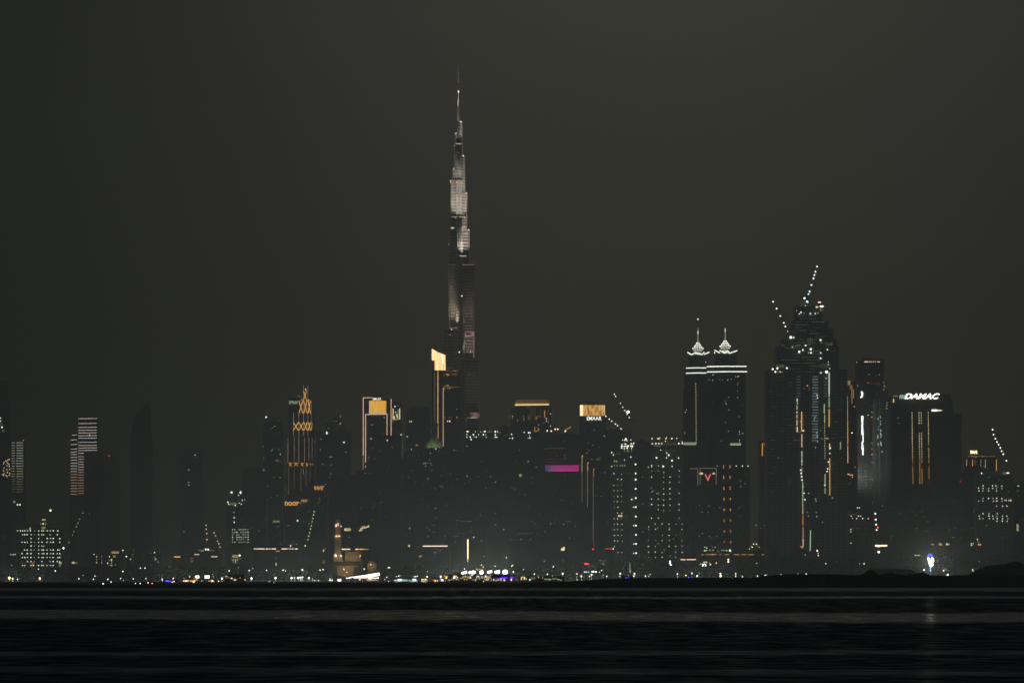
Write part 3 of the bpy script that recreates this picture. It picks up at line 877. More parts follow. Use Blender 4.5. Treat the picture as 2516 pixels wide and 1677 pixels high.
t = Tower("twin_spired_tower", "nearer right twin hotel tower with jewelled dome, spire and two long white light bands", 9900,
          [(1738, 1832, 900), (1757, 1810, 870)], 44)
crown(t, 1782.5, 812, 836.5, 869, [(1755.5, 860, 1769, 867, 2.2), (1755.5, 864, 1756, 868, 2), (1767.5, 860, 1781, 867.5, 2.4), (1781, 867.5, 1788, 861, 2.4), (1790, 862, 1791, 868, 2.2), (1791, 868, 1811, 861, 2.4)], 1755, 1811, None)
for y in (899.5, 912.5):
    t.strip(1736.5, y + .8, 1786, y, 2.1, "W", 2.0, "band_light")
    t.strip(1786, y, 1836 if y > 905 else 1834, y + .2, 2.1, "W", 2.0, "band_light")
for x, y, g in [(1815, 924, 1.2), (1808, 925, .5), (1812, 925, .5), (1752, 919.5, .8), (1751, 933.5, 1), (1788, 933, .8), (1797, 931, .5), (1743, 933, .4), (1775, 933, .3), (1784, 991, .8), (1783, 985, .4), (1791, 1006, .5), (1813, 940, .5), (1812, 976, .5), (1812, 960, .3), (1817, 1060, 1), (1817, 1066, .8), (1825, 1064, .8), (1817, 1080, .8), (1817, 1085, .8), (1790, 1059, .5), (1783, 1037, .4), (1817, 1023, .5), (1751, 921, .5), (1768, 932, .3), (1790, 975, .3), (1812, 945, .4)]:
    t.dot(x, y, 2.4, 2.6, random.choice("WWYG"), g * 1.1)
t.panel(1794, 1821, 1088, 1093, em("G", .32), "lit_ledge", 1.5)
t.strip(1794, 1092.5, 1820, 1092.5, 1.2, "Y", .9, "ledge_light", -2)
t = Tower("twin_spired_tower", "left twin hotel tower with jewelled dome, spire and a round beacon far above it", 9960,
          [(1680, 1737, 960), (1684, 1737, 905), (1694, 1736, 873)], 44)
crown(t, 1715.5, 803, 842, 872, [(1689, 865, 1699, 871, 2.6), (1698.5, 871, 1711, 865, 2.4), (1709, 866, 1723.5, 871, 2.4), (1723.5, 871, 1731, 864, 2.2), (1729.5, 870.5, 1743, 864.5, 2.4)], 1689, 1743, 783)
for y in (903.5, 916):
    t.strip(1685.5, y + .4, 1712, y - .3, 2.1, "W", 1.9, "band_light")
    t.strip(1712, y - .3, 1737, y, 2.1, "W", 1.9, "band_light")
for i in range(23):
    t.dot(1709.5 + i * .06, 942.5 + 6.5 * i, 2.2, 2.4, "A", 1.4)
t.dots([(1687, 1006, 2.4), (1684, 1012, 2.4), (1682, 1063, 1.6, 6, "W", .3), (1713, 971, 2, 2, "W", .4), (1734, 889, 4, 2.4, "W", .7)], st=.9)
t.panel(1679, 1711, 1086, 1092, em("G", .30), "lit_ledge", 1.5)
t.strip(1680, 1092, 1710, 1092, 1, "Y", .4, "ledge_light", -2)
# block with the red letter
t = Tower("hotel_block", "dark hotel with a glowing red letter V inside a thin light frame", 9650, [(1697, 1842, 1146)], 46, cat="hotel")
for a in [(1695, 1150.5, 1714, 1150.5), (1714.5, 1150, 1714.5, 1190), (1720.5, 1150, 1720.5, 1190), (1720, 1149.8, 1760, 1149.8), (1760, 1149.5, 1759.5, 1190)]:
    t.strip(*a, 1.0, "A", .26, "frame_light")
sign(t.root, "letter_sign", "V", 1731.5, 1747, 1164, 1181, t.D - 1.4, em("R", 1.3), bold=.01)
sign(t.root, "letter_sign", "V", 1733, 1745.5, 1164.5, 1180, t.D - 1.9, em("P", .5), bold=-.012)
t.dot(1723, 1162.5, 8.5, 4.5, "Y", 1.5)
t.dot(1753.5, 1162.5, 6, 4.5, "Y", 1.1)
for x, ys in ((1778, (1143.5, 1148, 1170, 1174, 1197, 1201, 1223.5, 1227, 1250, 1252.5, 1276, 1280, 1303, 1306, 1330)), (1793.5, (1143.5, 1148, 1170, 1173.5, 1196, 1200.5, 1223, 1226.5, 1250, 1253, 1276, 1279, 1302, 1306, 1329, 1332))):
    for y in ys:
        t.dot(x + (y - 1143) * .01, y, 2.4, 3, "E", 1.3 if y < 1260 else .8)
t.dots([(1809, 1144), (1824, 1144), (1838, 1144.5)], w=3, st=2.2)
t.dots([(1820, 1181), (1820, 1194), (1742, 1242), (1725, 1257), (1740, 1257), (1820, 1267, 2, 2, "O", .4), (1820, 1313, 2, 2, "O", .3), (1726, 1310), (1762, 1144), (1719, 1316, 1.8), (1743, 1316, 1.8), (1761, 1317, 1.8), (1747, 1322, 1.8), (1763, 1144, 1.6)], w=2.2, st=.6)
t = Tower("apartment_tower", "faint tower topped by an orange light patch, left of the great unfinished tower", 10600, [(1866, 1888, 1084)], 26)
t.strip(1873, 1088, 1873, 1119, 2, "E", 1.0, "upright_light")
for x, y, w, h, g in [(1877.5, 1088, 3, 2, .8), (1878, 1093, 3, 6, .6), (1883, 1089, 4, 3, .9), (1883.5, 1096, 3.5, 5, .9), (1882, 1102, 2.4, 3, .9), (1882, 1108, 2.4, 3, .9), (1882, 1115, 2.4, 3, .9)]:
    t.dot(x, y, w, h, "E", g)
t.dots([(1858, 1290, 2.4, 2.4, "W", .6), (1878, 1290, 5, 2, "W", .25), (1882, 1290, 3, 2, "W", .25)])
# the great unfinished tower
def lerp0(y):
    return (1955, 2019) if y < 788 else ((1946, 2034) if y < 806 else ((1940, 2046) if y < 832 else ((1922, 2055) if y < 850 else (1910, 2060))))


t = Tower("unfinished_supertall", "huge unfinished stepped tower, greenish lit floors and long hoist lights, with cranes on top", 9300,
          [(1883, 2082, 908), (1908, 2062, 850), (1920, 2057, 832), (1938, 2048, 806), (1945, 2036, 788), (1953, 2021, 752)], 70, cat="construction site", mats=[GLASS, RAWC], parapet=False)
for x, y, w, c, g in [(1977, 732, 6, "W", 4), (1983.5, 741, 7, "C", 5), (1968, 752, 3, "W", 2), (1980, 751, 4, "G", 2), (2014, 742, 10, "A", 3), (2007, 754, 9, "Y", 2.4), (2019, 752.5, 12, "W", 4), (1968, 767, 4, "W", 3), (1964, 771, 3.4, "W", 3), (1957, 763, 2.6, "W", 1.4), (1976, 769, 2.6, "G", 1), (1991, 770, 5.5, "C", 1.6), (2003, 770, 5, "C", 1.6), (2010, 769, 3, "G", 1.3),
                      (1943, 828.5, 8, "W", 4), (1950, 829, 5, "G", 2), (1979.5, 848.5, 4.6, "W", 3), (1947, 852.5, 3.4, "Y", 2), (1972.5, 859.5, 5, "W", 3), (1963.5, 864, 6, "W", 4), (1992, 857.5, 6, "W", 3.5), (1992.5, 866.5, 5, "W", 3), (1987, 866, 3, "G", 1.5), (2016, 835, 5.5, "W", 3.5), (2016.5, 866.5, 3.6, "W", 3), (2032.5, 858.5, 4, "W", 2.6), (2016, 880, 5, "W", 2.6), (2035, 889, 2.6, "W", 2), (2035, 895.5, 3, "W", 2), (2039, 905, 3, "W", 2), (2017, 915.5, 5, "W", 1.6), (2031, 913.5, 8, "W", 5), (1898.5, 906.5, 5.4, "W", 4), (1905, 913, 5, "W", 4), (1910, 904.5, 6, "W", 4), (1933, 904, 5, "W", 4), (1917, 913, 4.5, "Y", 2), (2030, 929, 4, "G", 1), (1984, 947, 3.4, "P", 2)]:
    t.lamp(x, y, w, w * (.45 if w > 8 else 1), c, g, dy=-1.6 if y > 752 else 6)
for x0, x1, y0, y1, c, g in [(1967, 1984, 740, 751, "G", .10), (2014, 2022, 757, 765, "G", .25), (1987, 1996, 774, 778, "C", .12), (2001, 2006, 772, 777, "C", .15), (1983, 1998, 829, 848, "G", .09), (1943, 1970, 845, 853, "G", .12), (2026, 2046, 840, 850, "G", .09), (1908, 1926, 894, 904, "G", .16), (1920, 1930, 846, 852, "G", .1), (2014, 2040, 894, 905, "G", .08), (2015, 2021, 838, 845, "G", .25), (1908, 1925, 911, 915, "Y", .35), (1993, 2001, 850, 870, "G", .06)]:
    n = max(1, int((x1 - x0) / 4))
    for k in range(n):
        w = (x1 - x0) / n
        t.dot(x0 + w * (k + .5), (y0 + y1) / 2 + random.uniform(-1, 1), w * random.uniform(.5, .85), (y1 - y0) * random.uniform(.6, 1), c, g * random.uniform(.6, 1.4), "lit_floor")
for i in range(24):
    y = 925 + 6.8 * i
    t.strip(1995 + (0 if i % 3 else 1.5), y, 2010.5, y, 1.5, "C", .15 + .09 * math.sin(i * 1.9) ** 2, "lit_floor")
    if i < 8:
        t.strip(1956, y, 1967, y, 1.2, "C", .085, "lit_floor")
        t.strip(2023, y, 2033, y, 1.2, "C", .085, "lit_floor")
for i in range(20):
    y = 776 + 7.2 * i
    x0, x1 = lerp0(y)
    for k in range(3):
        a = x0 + 4 + random.random() * (x1 - x0 - 34)
        t.strip(a, y, a + random.uniform(10, 30), y, 1.2, random.choice("CCG"), random.uniform(.02, .075), "lit_floor")
for i in range(40):
    a = random.choice((1893, 1912, 1935, 2046, 2062)) + random.uniform(-4, 4)
    t.strip(a, 925 + i * 7.4, a + random.uniform(6, 14), 925 + i * 7.4, 1.1, "C", random.uniform(.012, .04), "lit_floor")
for x, y0, y1, w, c, g in [(1958.5, 978, 987, 2.4, "G", 1), (1959, 989, 993, 2, "G", .8), (1958, 996, 1006, 2, "G", .8), (1958, 1010, 1015, 2, "W", 1), (1958, 1018, 1028, 2, "Y", .9), (1958, 1031, 1044, 2, "Y", 1), (1958.5, 1047, 1061, 2.4, "Y", 1.2), (1969.5, 1011, 1058, 2.2, "E", 1.3), (1970, 1066, 1098, 2.2, "P", 1.0),
                           (1970, 1108, 1113, 2, "W", 1), (1970, 1115, 1120, 2, "W", 1), (1970, 1122, 1126, 2, "W", 1), (1970, 1128, 1136, 2, "W", 1), (1970, 1138, 1142, 2, "W", .9), (1970.3, 1146, 1160, 1.4, "P", .6), (1972, 1183, 1240, 2.2, "G", .55), (1972.4, 1240, 1262, 1.8, "Y", .7), (1972.6, 1264, 1290, 1.6, "O", .8), (1973, 1294, 1320, 1.6, "P", .5), (1973, 1322, 1343, 2, "A", .9),
                           (2025, 992, 1015, 2, "G", .7), (2026, 1018, 1036, 2, "G", .6), (2037, 915, 968, 2.2, "W", 1.0), (2037, 969, 974, 2, "W", .8), (2037, 976, 1001, 1.8, "G", .7), (2037, 1005, 1048, 2.2, "E", 1.1), (2038, 1089, 1104, 2.4, "Y", 1.0), (2038.5, 1125, 1216, 2.1, "E", .95), (2027, 1164, 1190, 2.2, "G", .6), (2027, 1198, 1212, 2, "G", .4)]:
    t.strip(x, y0, x, y1, w, c, g, "hoist_light", -2.2)
for i in range(15):
    t.dot(2025.8 + i * .08, 1038 + 6.2 * i, 2, 3.2, "G", .9)
for x, y, w in [(1967.5, 1154, 4.6), (1968.5, 1162, 4.6), (1969.5, 1170, 4.6), (1970.5, 1178.5, 4.6), (1972.5, 1195, 4), (1975.5, 1211, 4), (1986.5, 1211, 3), (1977.5, 1226.5, 4), (2004, 1225, 3), (2005, 1230, 3), (2038.5, 1113, 4), (2040, 1100, 4), (2035.5, 1134, 4), (2033.5, 1151, 4), (2032, 1157.5, 4), (2026.5, 1191.5, 4), (1973.5, 1057.5, 4.4), (2045, 1222, 2.8), (1912.5, 1124, 2.2), (2004, 1098.5, 2.6), (2008, 1071, 2), (2007.5, 970.5, 3.4), (2008.5, 977, 3.4), (2016, 1056, 2), (1983, 1258, 2.4), (1986, 1267, 2.4), (2007, 1268, 3), (2021, 1282, 2.4)]:
    t.lamp(x, y, w, w, "W" if w > 2.5 else "G", 2.6 if w > 3 else 1.2)
for x, y, h in [(2007.5, 1062, 6), (2008, 1071.5, 5), (2008.5, 1083.5, 5), (2000, 1068, 2), (2002.5, 1024, 3), (2001, 1030, 3), (1999, 1069, 2.4), (1966.5, 1035, 4)]:
    t.dot(x, y, 2.4, h, "C", .7)
t.dots([(2002, 1076, 14, 22, "G", .04), (2031.5, 1076.5, 8, 2.4, "E", 1.2), (2019, 1077, 6, 1.4, "A", .35), (2047, 1076, 8, 1.2, "A", .1), (1957, 1081, 18, 1.2, "A", .16), (1966, 1061, 8, 1.4, "A", .3), (2065, 1094, 2.6, 18, "G", .6), (1976, 955, 3, 3, "O", .3), (1988, 955, 2, 6, "O", .3), (2006, 1258, 4, 3, "E", .5)])
t.strip(1973, 1345, 1967, 1341.5, 2, "E", .9, "hoist_light")
t.strip(1991.5, 1302, 1990.5, 1352, 2.0, "G", .75, "hoist_light")
t = Tower("apartment_tower", "slim tower edged by one very long orange light line, right of the great unfinished tower", 9800, [(2078, 2102, 940)], 30)
t.strip(2081.7, 972, 2082, 1030, 2.0, "P", 1.0, "edge_light")
t.strip(2082, 1031, 2082.6, 1091, 2.2, "E", 1.2, "edge_light")
t.strip(2082.7, 1094, 2083, 1137, 2.0, "P", .95, "edge_light")
for x, y0, y1, c, g in [(2084, 935, 945, "Y", .7), (2088, 935, 945, "Y", .7), (2089, 946, 956, "O", .6), (2093, 945, 991, "E", .6), (2097, 956, 978, "E", .6)]:
    t.strip(x, y0, x, y1, 1.4, c, g, "edge_light", -1.2)
t.dots([(2093.5, 1063, 3.6, 3.6, "W", 2.4), (2099, 998, 2.6, 2.6, "W", 1.2), (2107, 993, 1.8, 4, "O", .6), (2101, 1147, 2.4, 2.4, "W", 1), (2111, 1145, 1.8, 6, "Y", .5), (2114, 1145, 1.8, 6, "E", .8)])
t = Tower("ribbed_tower", "tower with pale upright ribs, a dotted crown and bright white strips down its left flank", 9600, [(2106, 2188, 978), (2110, 2182, 958), (2105, 2172, 886)], 44)
m = MB()
for x0, x1 in ((2144, 2150.5), (2152.5, 2154.5), (2158, 2162.5), (2177.2, 2178.6)):
    m.box(GX(x0, t.D), GX(x1, t.D), t.D - 2.2, t.D + .1, 1, P(0, 982, t.D).z)
m.build("rib", RAWC, t.root)
l = bpy.data.lights.new("added_rib_spot", 'SPOT')  # unseen spot added in mid-air to brighten the ribs
l.energy, l.color, l.spot_size, l.spot_blend, l.shadow_soft_size = 170000, (.86, 1, .9), R(75), 1, 3
o = bpy.data.objects.new("added_rib_spot", l)
C.objects.link(o)
o.parent = t.root
pos = Vector((GX(2156, t.D) - 20, t.D - 120, P(0, 1180, t.D).z))
o.location = pos - t.root.location
o.rotation_euler = (P(2156, 1080, t.D) - pos).to_track_quat('-Z', 'Y').to_euler()
t.strip(2120, 884.2, 2152, 884.2, 2, "E", .38, "cornice_light", 2)
t.strip(2108, 883, 2116, 883.5, 1.6, "E", .12, "cornice_light", 2)
for x, w in [(2125, 4), (2129, 4), (2132, 3), (2137, 2.6), (2142, 2.6), (2146.5, 2.8), (2151.5, 2.4), (2157, 3), (2160, 3.4)]:
    t.lamp(x, 888.4, w, 3, "A", 2.4, "crown_lamp")
t.dots([(2105, 889.5, 2.6), (2135, 919, 3, 3, "W", .3), (2160.5, 920, 3, 3, "G", .35), (2133, 940, 6, 2, "E", .3), (2150, 942, 24, 3, "O", .06), (2171, 939, 3, 3, "Y", .35), (2173, 948, 3, 6, "Y", .3), (2171.5, 957, 2, 5, "W", .3), (2107, 947, 2, 6, "W", .3)], st=.7)
for x0, y0, x1, y1, w in [(2116, 961, 2118.5, 965, 3.4), (2118.7, 964, 2118.2, 974, 3.6), (2118, 973, 2114.5, 976.5, 3.6)]:
    t.strip(x0, y0, x1, y1, w, "W", 2.4, "logo_light", -2)
for x0, y0, x1, y1, w in [(2118.6, 1021, 2118.4, 1038, 4.4), (2119, 1039, 2117.8, 1048, 4), (2118.6, 1049, 2118.6, 1068, 4.2), (2120.3, 1060, 2120.3, 1086, 2.2), (2119.6, 1084, 2117.7, 1091, 3.4), (2119, 1092, 2118.8, 1104, 4), (2120, 1098, 2119.8, 1117, 3.4)]:
    t.strip(x0, y0, x1, y1, w, "W", 2.4, "facade_screen", -2)
for x, y, w, h, c, g in [(2178.5, 989, 3, 4, "Y", 1), (2178.5, 995.5, 3, 4, "Y", 1), (2178.5, 1002.5, 3, 4, "Y", 1.2), (2142, 1012, 3, 3, "Y", .6), (2133, 1019.5, 3, 3, "Y", 1.2), (2142, 1024, 4, 2.4, "E", 1), (2142, 1088, 4, 2, "E", .9), (2142, 1102, 4, 2, "E", .9), (2143, 1115.5, 5, 2.4, "E", 1.1), (2143, 1135, 3.4, 2, "W", .6), (2165.5, 1068.5, 2.6, 3, "Y", 1.2), (2167.5, 1109, 3.4, 3, "Y", 1.2), (2157, 1076, 5, 4, "O", .4), (2142, 998, 3, 2, "E", .3)]:
    t.dot(x, y, w, h, c, g)
for x, y, h in [(2158, 1028, 7), (2162.7, 1024, 6), (2162.7, 1034, 4), (2163, 1041, 6), (2158, 1048, 3), (2158, 1055, 4), (2164, 1057, 5), (2163.5, 1065, 6), (2157, 1072, 8), (2164, 1073, 4), (2158, 1091, 7), (2164, 1088, 8), (2165.5, 1093, 4)]:
    t.dot(x, y, 2.4, h, "C", .9)
for i in range(9):
    t.strip(2163.5, 984 + i * 6.9, 2176, 984 + i * 6.9, .9, "G", .045, "lit_floor")
t = Tower("office_tower", "dark tower with a yellow strip and short lit beam beside the big white italic sign", 9820, [(2188, 2206, 980)], 30)
t.strip(2195.5, 979, 2195.5, 988.5, 2.8, "Y", 1.0, "facade_light")
t.strip(2194, 972, 2207, 972, 1.2, "A", .4, "roof_beam_light", 4)
t.dots([(2207, 1026, 2, 4, "W", .3), (2208, 1039, 2, 3, "W", .25), (2188, 987, 1.6, 3, "W", .3)])
t = Tower("office_tower", "wide dark tower under a huge white italic roof sign, four columns of amber dots", 9900, [(2204, 2342, 984), (2240, 2336, 972)], 46)
sgn = em("W", 2.6)
sign(t.root, "roof_sign", "DAMAC", 2222, 2309, 966, 979.6, t.D - 3.5, sgn, shear=.35, bold=.03)
sign(t.root, "roof_sign", "AMA", 2209.5, 2226, 968.5, 979.3, t.D - 1.5, em("C", .55), shear=-.1, bold=.02)
m = MB()
for x in (2212, 2235, 2260, 2285, 2305):
    m.bar((GX(x, t.D), t.D - 1.2, P(0, 986, t.D).z), (GX(x, t.D), t.D - 1.2, P(0, 967, t.D).z), .8)
m.build("sign_frame", STEEL, t.root)
t.strip(2254, 980.6, 2279, 980.6, 1.2, "E", .3, "ledge_light", -2)
t.strip(2289, 1007.6, 2302, 1007.6, 4.4, "W", 2.2, "lit_slot")
t.strip(2302, 1007.8, 2312, 1007.8, 2.8, "A", 2.0, "lit_slot")
t.strip(2312, 1007.8, 2315.5, 1007.8, 1.6, "W", .5, "lit_slot")
n = 0
for x, miss in ((2240.8, ()), (2258, (5, 6, 7)), (2263.5, (5, 6, 7, 20)), (2280.7, (13, 27))):
    for i in range(28):
        if i in miss or (i > 16 and random.random() < .12):
            continue
        n += 1
        t.dot(x + i * .08, 1013.5 + 6.35 * i, 2.4, 3.6, "Y" if i < 18 else "E", (1.5 if i < 14 else 1.1) * random.uniform(.6, 1.1))
    if n > 95:
        break
t = Tower("apartment_tower", "dim broad tower with small lone windows, behind the amber dotted tower", 10100, [(2196, 2362, 1018)], 30)
for x, y, g in [(2324.5, 1024, 1), (2330, 1024, .8), (2336, 1024, 1.2), (2226, 1000, .8), (2247, 1012, .8), (2297, 1059, .8), (2297, 1065, .5), (2295.5, 1039, .8), (2317, 1052, .5), (2318, 1117, 1.4), (2331, 1115, .8), (2307, 1144, .5), (2318, 1144, .5), (2285, 1222, 1), (2316, 1232, 1.4), (2277, 1221.5, .4), (2314, 1232, .6), (2329, 1230, .3), (2346, 1230, .3), (2285, 1259, 1.2), (2309, 1265, 1), (2249, 1200, .8), (2250, 1286, .4), (2285, 1312, .5), (2285, 1320, .5), (2297, 1098, .5), (2296, 1108, .4), (2327, 1113, .4)]:
    t.dot(max(2345, x) if False else x, y, 2.3, 2.5, random.choice("WYY"), g)
t.lamp(2359.5, 1182.5, 3, c="R", st=2, name="beacon")
t = Tower("hotel_tower", "tower with a pale yellow block letter sign above a row of orange uprights, far right", 10400, [(2366, 2456, 1160), (2374, 2448, 1121)], 36)
m = MB()
for x in (2384, 2393, 2403):
    m.bar((GX(x, t.D), t.D + 1, P(0, 1122, t.D).z), (GX(x, t.D), t.D + 1, P(0, 1106, t.D).z), .7)
m.build("sign_frame", STEEL, t.root)
sign(t.root, "roof_sign", "EMAAR", 2384.5, 2402, 1106, 1114, t.D, em("Y", 2.2), bold=.05)
t.strip(2378, 1120.5, 2445, 1120.5, 2, "O", .16, "cornice_light")
for x, y in [(2390, 1120), (2397.5, 1122.5), (2414, 1121)]:
    t.lamp(x, y, 3, 3, "E", 1.4, "crown_lamp")
for x, y0, y1, g, c in [(2375, 1128, 1144, .35, "A"), (2389.5, 1128, 1145, .9, "E"), (2395.5, 1129, 1142, .18, "O"), (2410, 1128, 1146, .2, "A"), (2421, 1128, 1149, .4, "A"), (2448, 1128, 1156, .95, "E")]:
    t.strip(x, y0, x, y1, 1.5, c, g, "upright_light")
t.dots([(2406.5, 1091, 2.4, 2.4, "W", .01), (2417, 1144, 2, 2, "W", .5)])
t = Tower("half_built_tower", "unfinished block at far right with clustered rows of small white lamps on its decks", 9700, [(2398, 2490, 1166)], 40, cat="construction site", mats=[CONC, RAWC])
for x, y, w, c in [(2412, 1162, 4.4, "W"), (2475, 1161, 4, "W"), (2478.5, 1161, 4, "A")]:
    t.lamp(x, y, w, w, c, 3.5, dy=3)
t.dot(2467, 1162, 7, 6, "G", .2)
pts = [(2404.5, 1198), (2405.5, 1205), (2415.5, 1192.5), (2415.5, 1198.5), (2415, 1205), (2429, 1199), (2429, 1205), (2438.5, 1192.5), (2439, 1199), (2447, 1192.5), (2448, 1199), (2448.5, 1205), (2461.5, 1193), (2461.5, 1199), (2404.5, 1230), (2415, 1223.5), (2415, 1230), (2429, 1223.5), (2440, 1223.5), (2441, 1230), (2449, 1223.5), (2449, 1230), (2461.5, 1224), (2462, 1230), (2448.5, 1242.5), (2463.5, 1242.5), (2474, 1242.5), (2415.5, 1261), (2430, 1261), (2450, 1261), (2406, 1267), (2430, 1267), (2439.5, 1267), (2449, 1267), (2463, 1267), (2474, 1267), (2415, 1273), (2440, 1273.5), (2463, 1273.5), (2449.5, 1279.5), (2463, 1279.5), (2474.5, 1279.5), (2407, 1273), (2450, 1273), (2476, 1274), (2431, 1273)]
for x, y in pts:
    t.dot(x, y, 2.6, 2.6, "W", random.choice([1.0, 1.6, 2.2]))
for x, y, w in [(2468, 1228, 2), (2472, 1228, 3.5), (2478, 1228.5, 2), (2483, 1228.5, 4.5)]:
    t.dot(x, y, w, 4, "A", 1.2)
t = Tower("apartment_tower", "dim tower at the picture's right edge with two pale upright lamps low on it", 9850, [(2490, 2560, 1188)], 34)
t.dots([(2502, 1193, 5, 3, "G", .9), (2500.5, 1205.5, 3, 3, "G", .25), (2499, 1295, 2.2, 18, "Y", .7), (2502, 1296, 2, 17, "Y", .6)])
t = Tower("construction_podium", "low unfinished deck scattered with white lamps, below the orange edged slim tower", 9400, [(2040, 2138, 1262)], 46, cat="construction site", mats=[CONC, RAWC])
for x, y, w in [(2055.5, 1254, 3), (2056, 1263, 2.6), (2070, 1267, 2.8), (2076, 1267, 2.8), (2091, 1267, 3), (2094, 1272, 2), (2104.5, 1273, 2.6), (2109, 1267, 2.8), (2114.5, 1267, 2.6), (2119.5, 1273, 3.4), (2133, 1273, 3), (2107.5, 1246.5, 3.2), (2112, 1246.5, 3.6), (2063.5, 1300, 3.2), (2090.5, 1300, 3), (2090.5, 1306, 2.6), (2091, 1333, 2.8), (2072, 1324, 1.6)]:
    t.lamp(x, y, w, w, "W", 2.4, dy=-1.4 if y > 1262 else 6)
for y in (1311, 1316, 1322, 1327, 1331, 1337.5, 1344, 1355, 1361.5):
    t.dot(2057.5 + (y - 1311) * .02, y, 5, 1.8, "W", .6)
t.strip(2048, 1265, 2105, 1263, 2, "O", .07, "lit_floor")
t = Tower("apartment_block", "mid height block with a short orange roof bar, below the slim orange edged tower", 9500, [(2074, 2104, 1170)], 30, cat="apartment block")
t.strip(2080.5, 1164.3, 2088, 1164.3, 2.6, "E", 1.2, "roof_light", 2)
t.strip(2088, 1166, 2096, 1166, 2.4, "P", 1.0, "roof_light", 2)
t.lamp(2094, 1171.5, 4, 4, "Y", 1, "roof_lamp")
# dark towers that fill the mass of the skyline
for spec in [
    ("dark slab tower between the framed tower and the pyramid roof, speckled with dim windows", 11300, [(985, 1046, 1125), (992, 1040, 1112)]),
    ("dark stepped block right of the pyramid roof with sparse dim windows", 11200, [(1090, 1142, 1112), (1098, 1136, 1100)]),
    ("dark tower between the white deck lamps and the gold cornice tower", 11900, [(1226, 1262, 1050)]),
    ("dark block below the gold cornice tower with a square green window", 10700, [(1236, 1314, 1120)]),
    ("dark tower in the gap right of the gold lattice roof box", 12200, [(1556, 1600, 1098), (1562, 1594, 1086)]),
    ("faint tower left of the red lettered hotel, under the crane lamps", 11400, [(1488, 1532, 1058)]),
    ("low dark block below the framed tower with a few dim windows", 10900, [(858, 986, 1168), (876, 950, 1156)]),
    ("low broad dark block under the magenta screen", 10300, [(1318, 1416, 1222)]),
    ("dark mid height block left of the magenta screen", 10500, [(1150, 1232, 1176), (1160, 1220, 1164)]),
    ("dim tower between the striped pair and the crowned hotel", 12900, [(598, 646, 1150)]),
    ("low dark block between the needle tower's foot and the shore", 10200, [(1040, 1152, 1212)]),
    ("dark block in front of the braced tower's right side", 10950, [(804, 862, 1182), (812, 850, 1172)]),
    ("dark mid height block in front of the framed tower's foot, flat topped", 10000, [(880, 930, 1236)]),
    ("slim dark tower rising between the white deck lamps and the green window block", 10900, [(1206, 1238, 1128), (1210, 1234, 1116)]),
    ("low dark stepped block right below the slanted crown tower's orange lines", 10400, [(1066, 1112, 1176), (1074, 1104, 1162)]),
    ("dark block left of the stepped light lines, below the magenta screen's right end", 9900, [(1392, 1436, 1262), (1398, 1430, 1250)]),
    ("low wide dark block above the long gold light mast", 9700, [(1122, 1196, 1286), (1130, 1170, 1274)]),
    ("low dark block between the straight pinkish line and the gold mast", 9600, [(1090, 1140, 1310)]),
    ("low dark block above the dim cafe strip, below the middle towers", 9500, [(1250, 1340, 1318), (1270, 1320, 1304)]),
    ("dark mid block in the gap left of the lamp column tower", 10300, [(1470, 1504, 1206)]),
    ("dim block below the red orange lower case sign's right side", 9900, [(738, 800, 1262), (748, 790, 1250)]),
    ("dim block between the crowned hotel and the white beaconed tower", 11200, [(606, 656, 1226)]),
    ("dark block at the foot of the ribbed tower", 9250, [(2148, 2204, 1286), (2156, 2196, 1276)]),
    ("low dark block below the amber dotted tower", 9450, [(2222, 2300, 1262), (2236, 2286, 1250)]),
    ("low dark block below the far right lamp decks", 9350, [(2330, 2396, 1290)]),
]:
    lb, Dq, ti = spec[:3]
    t = Tower("apartment_tower", lb, Dq, ti, 34)
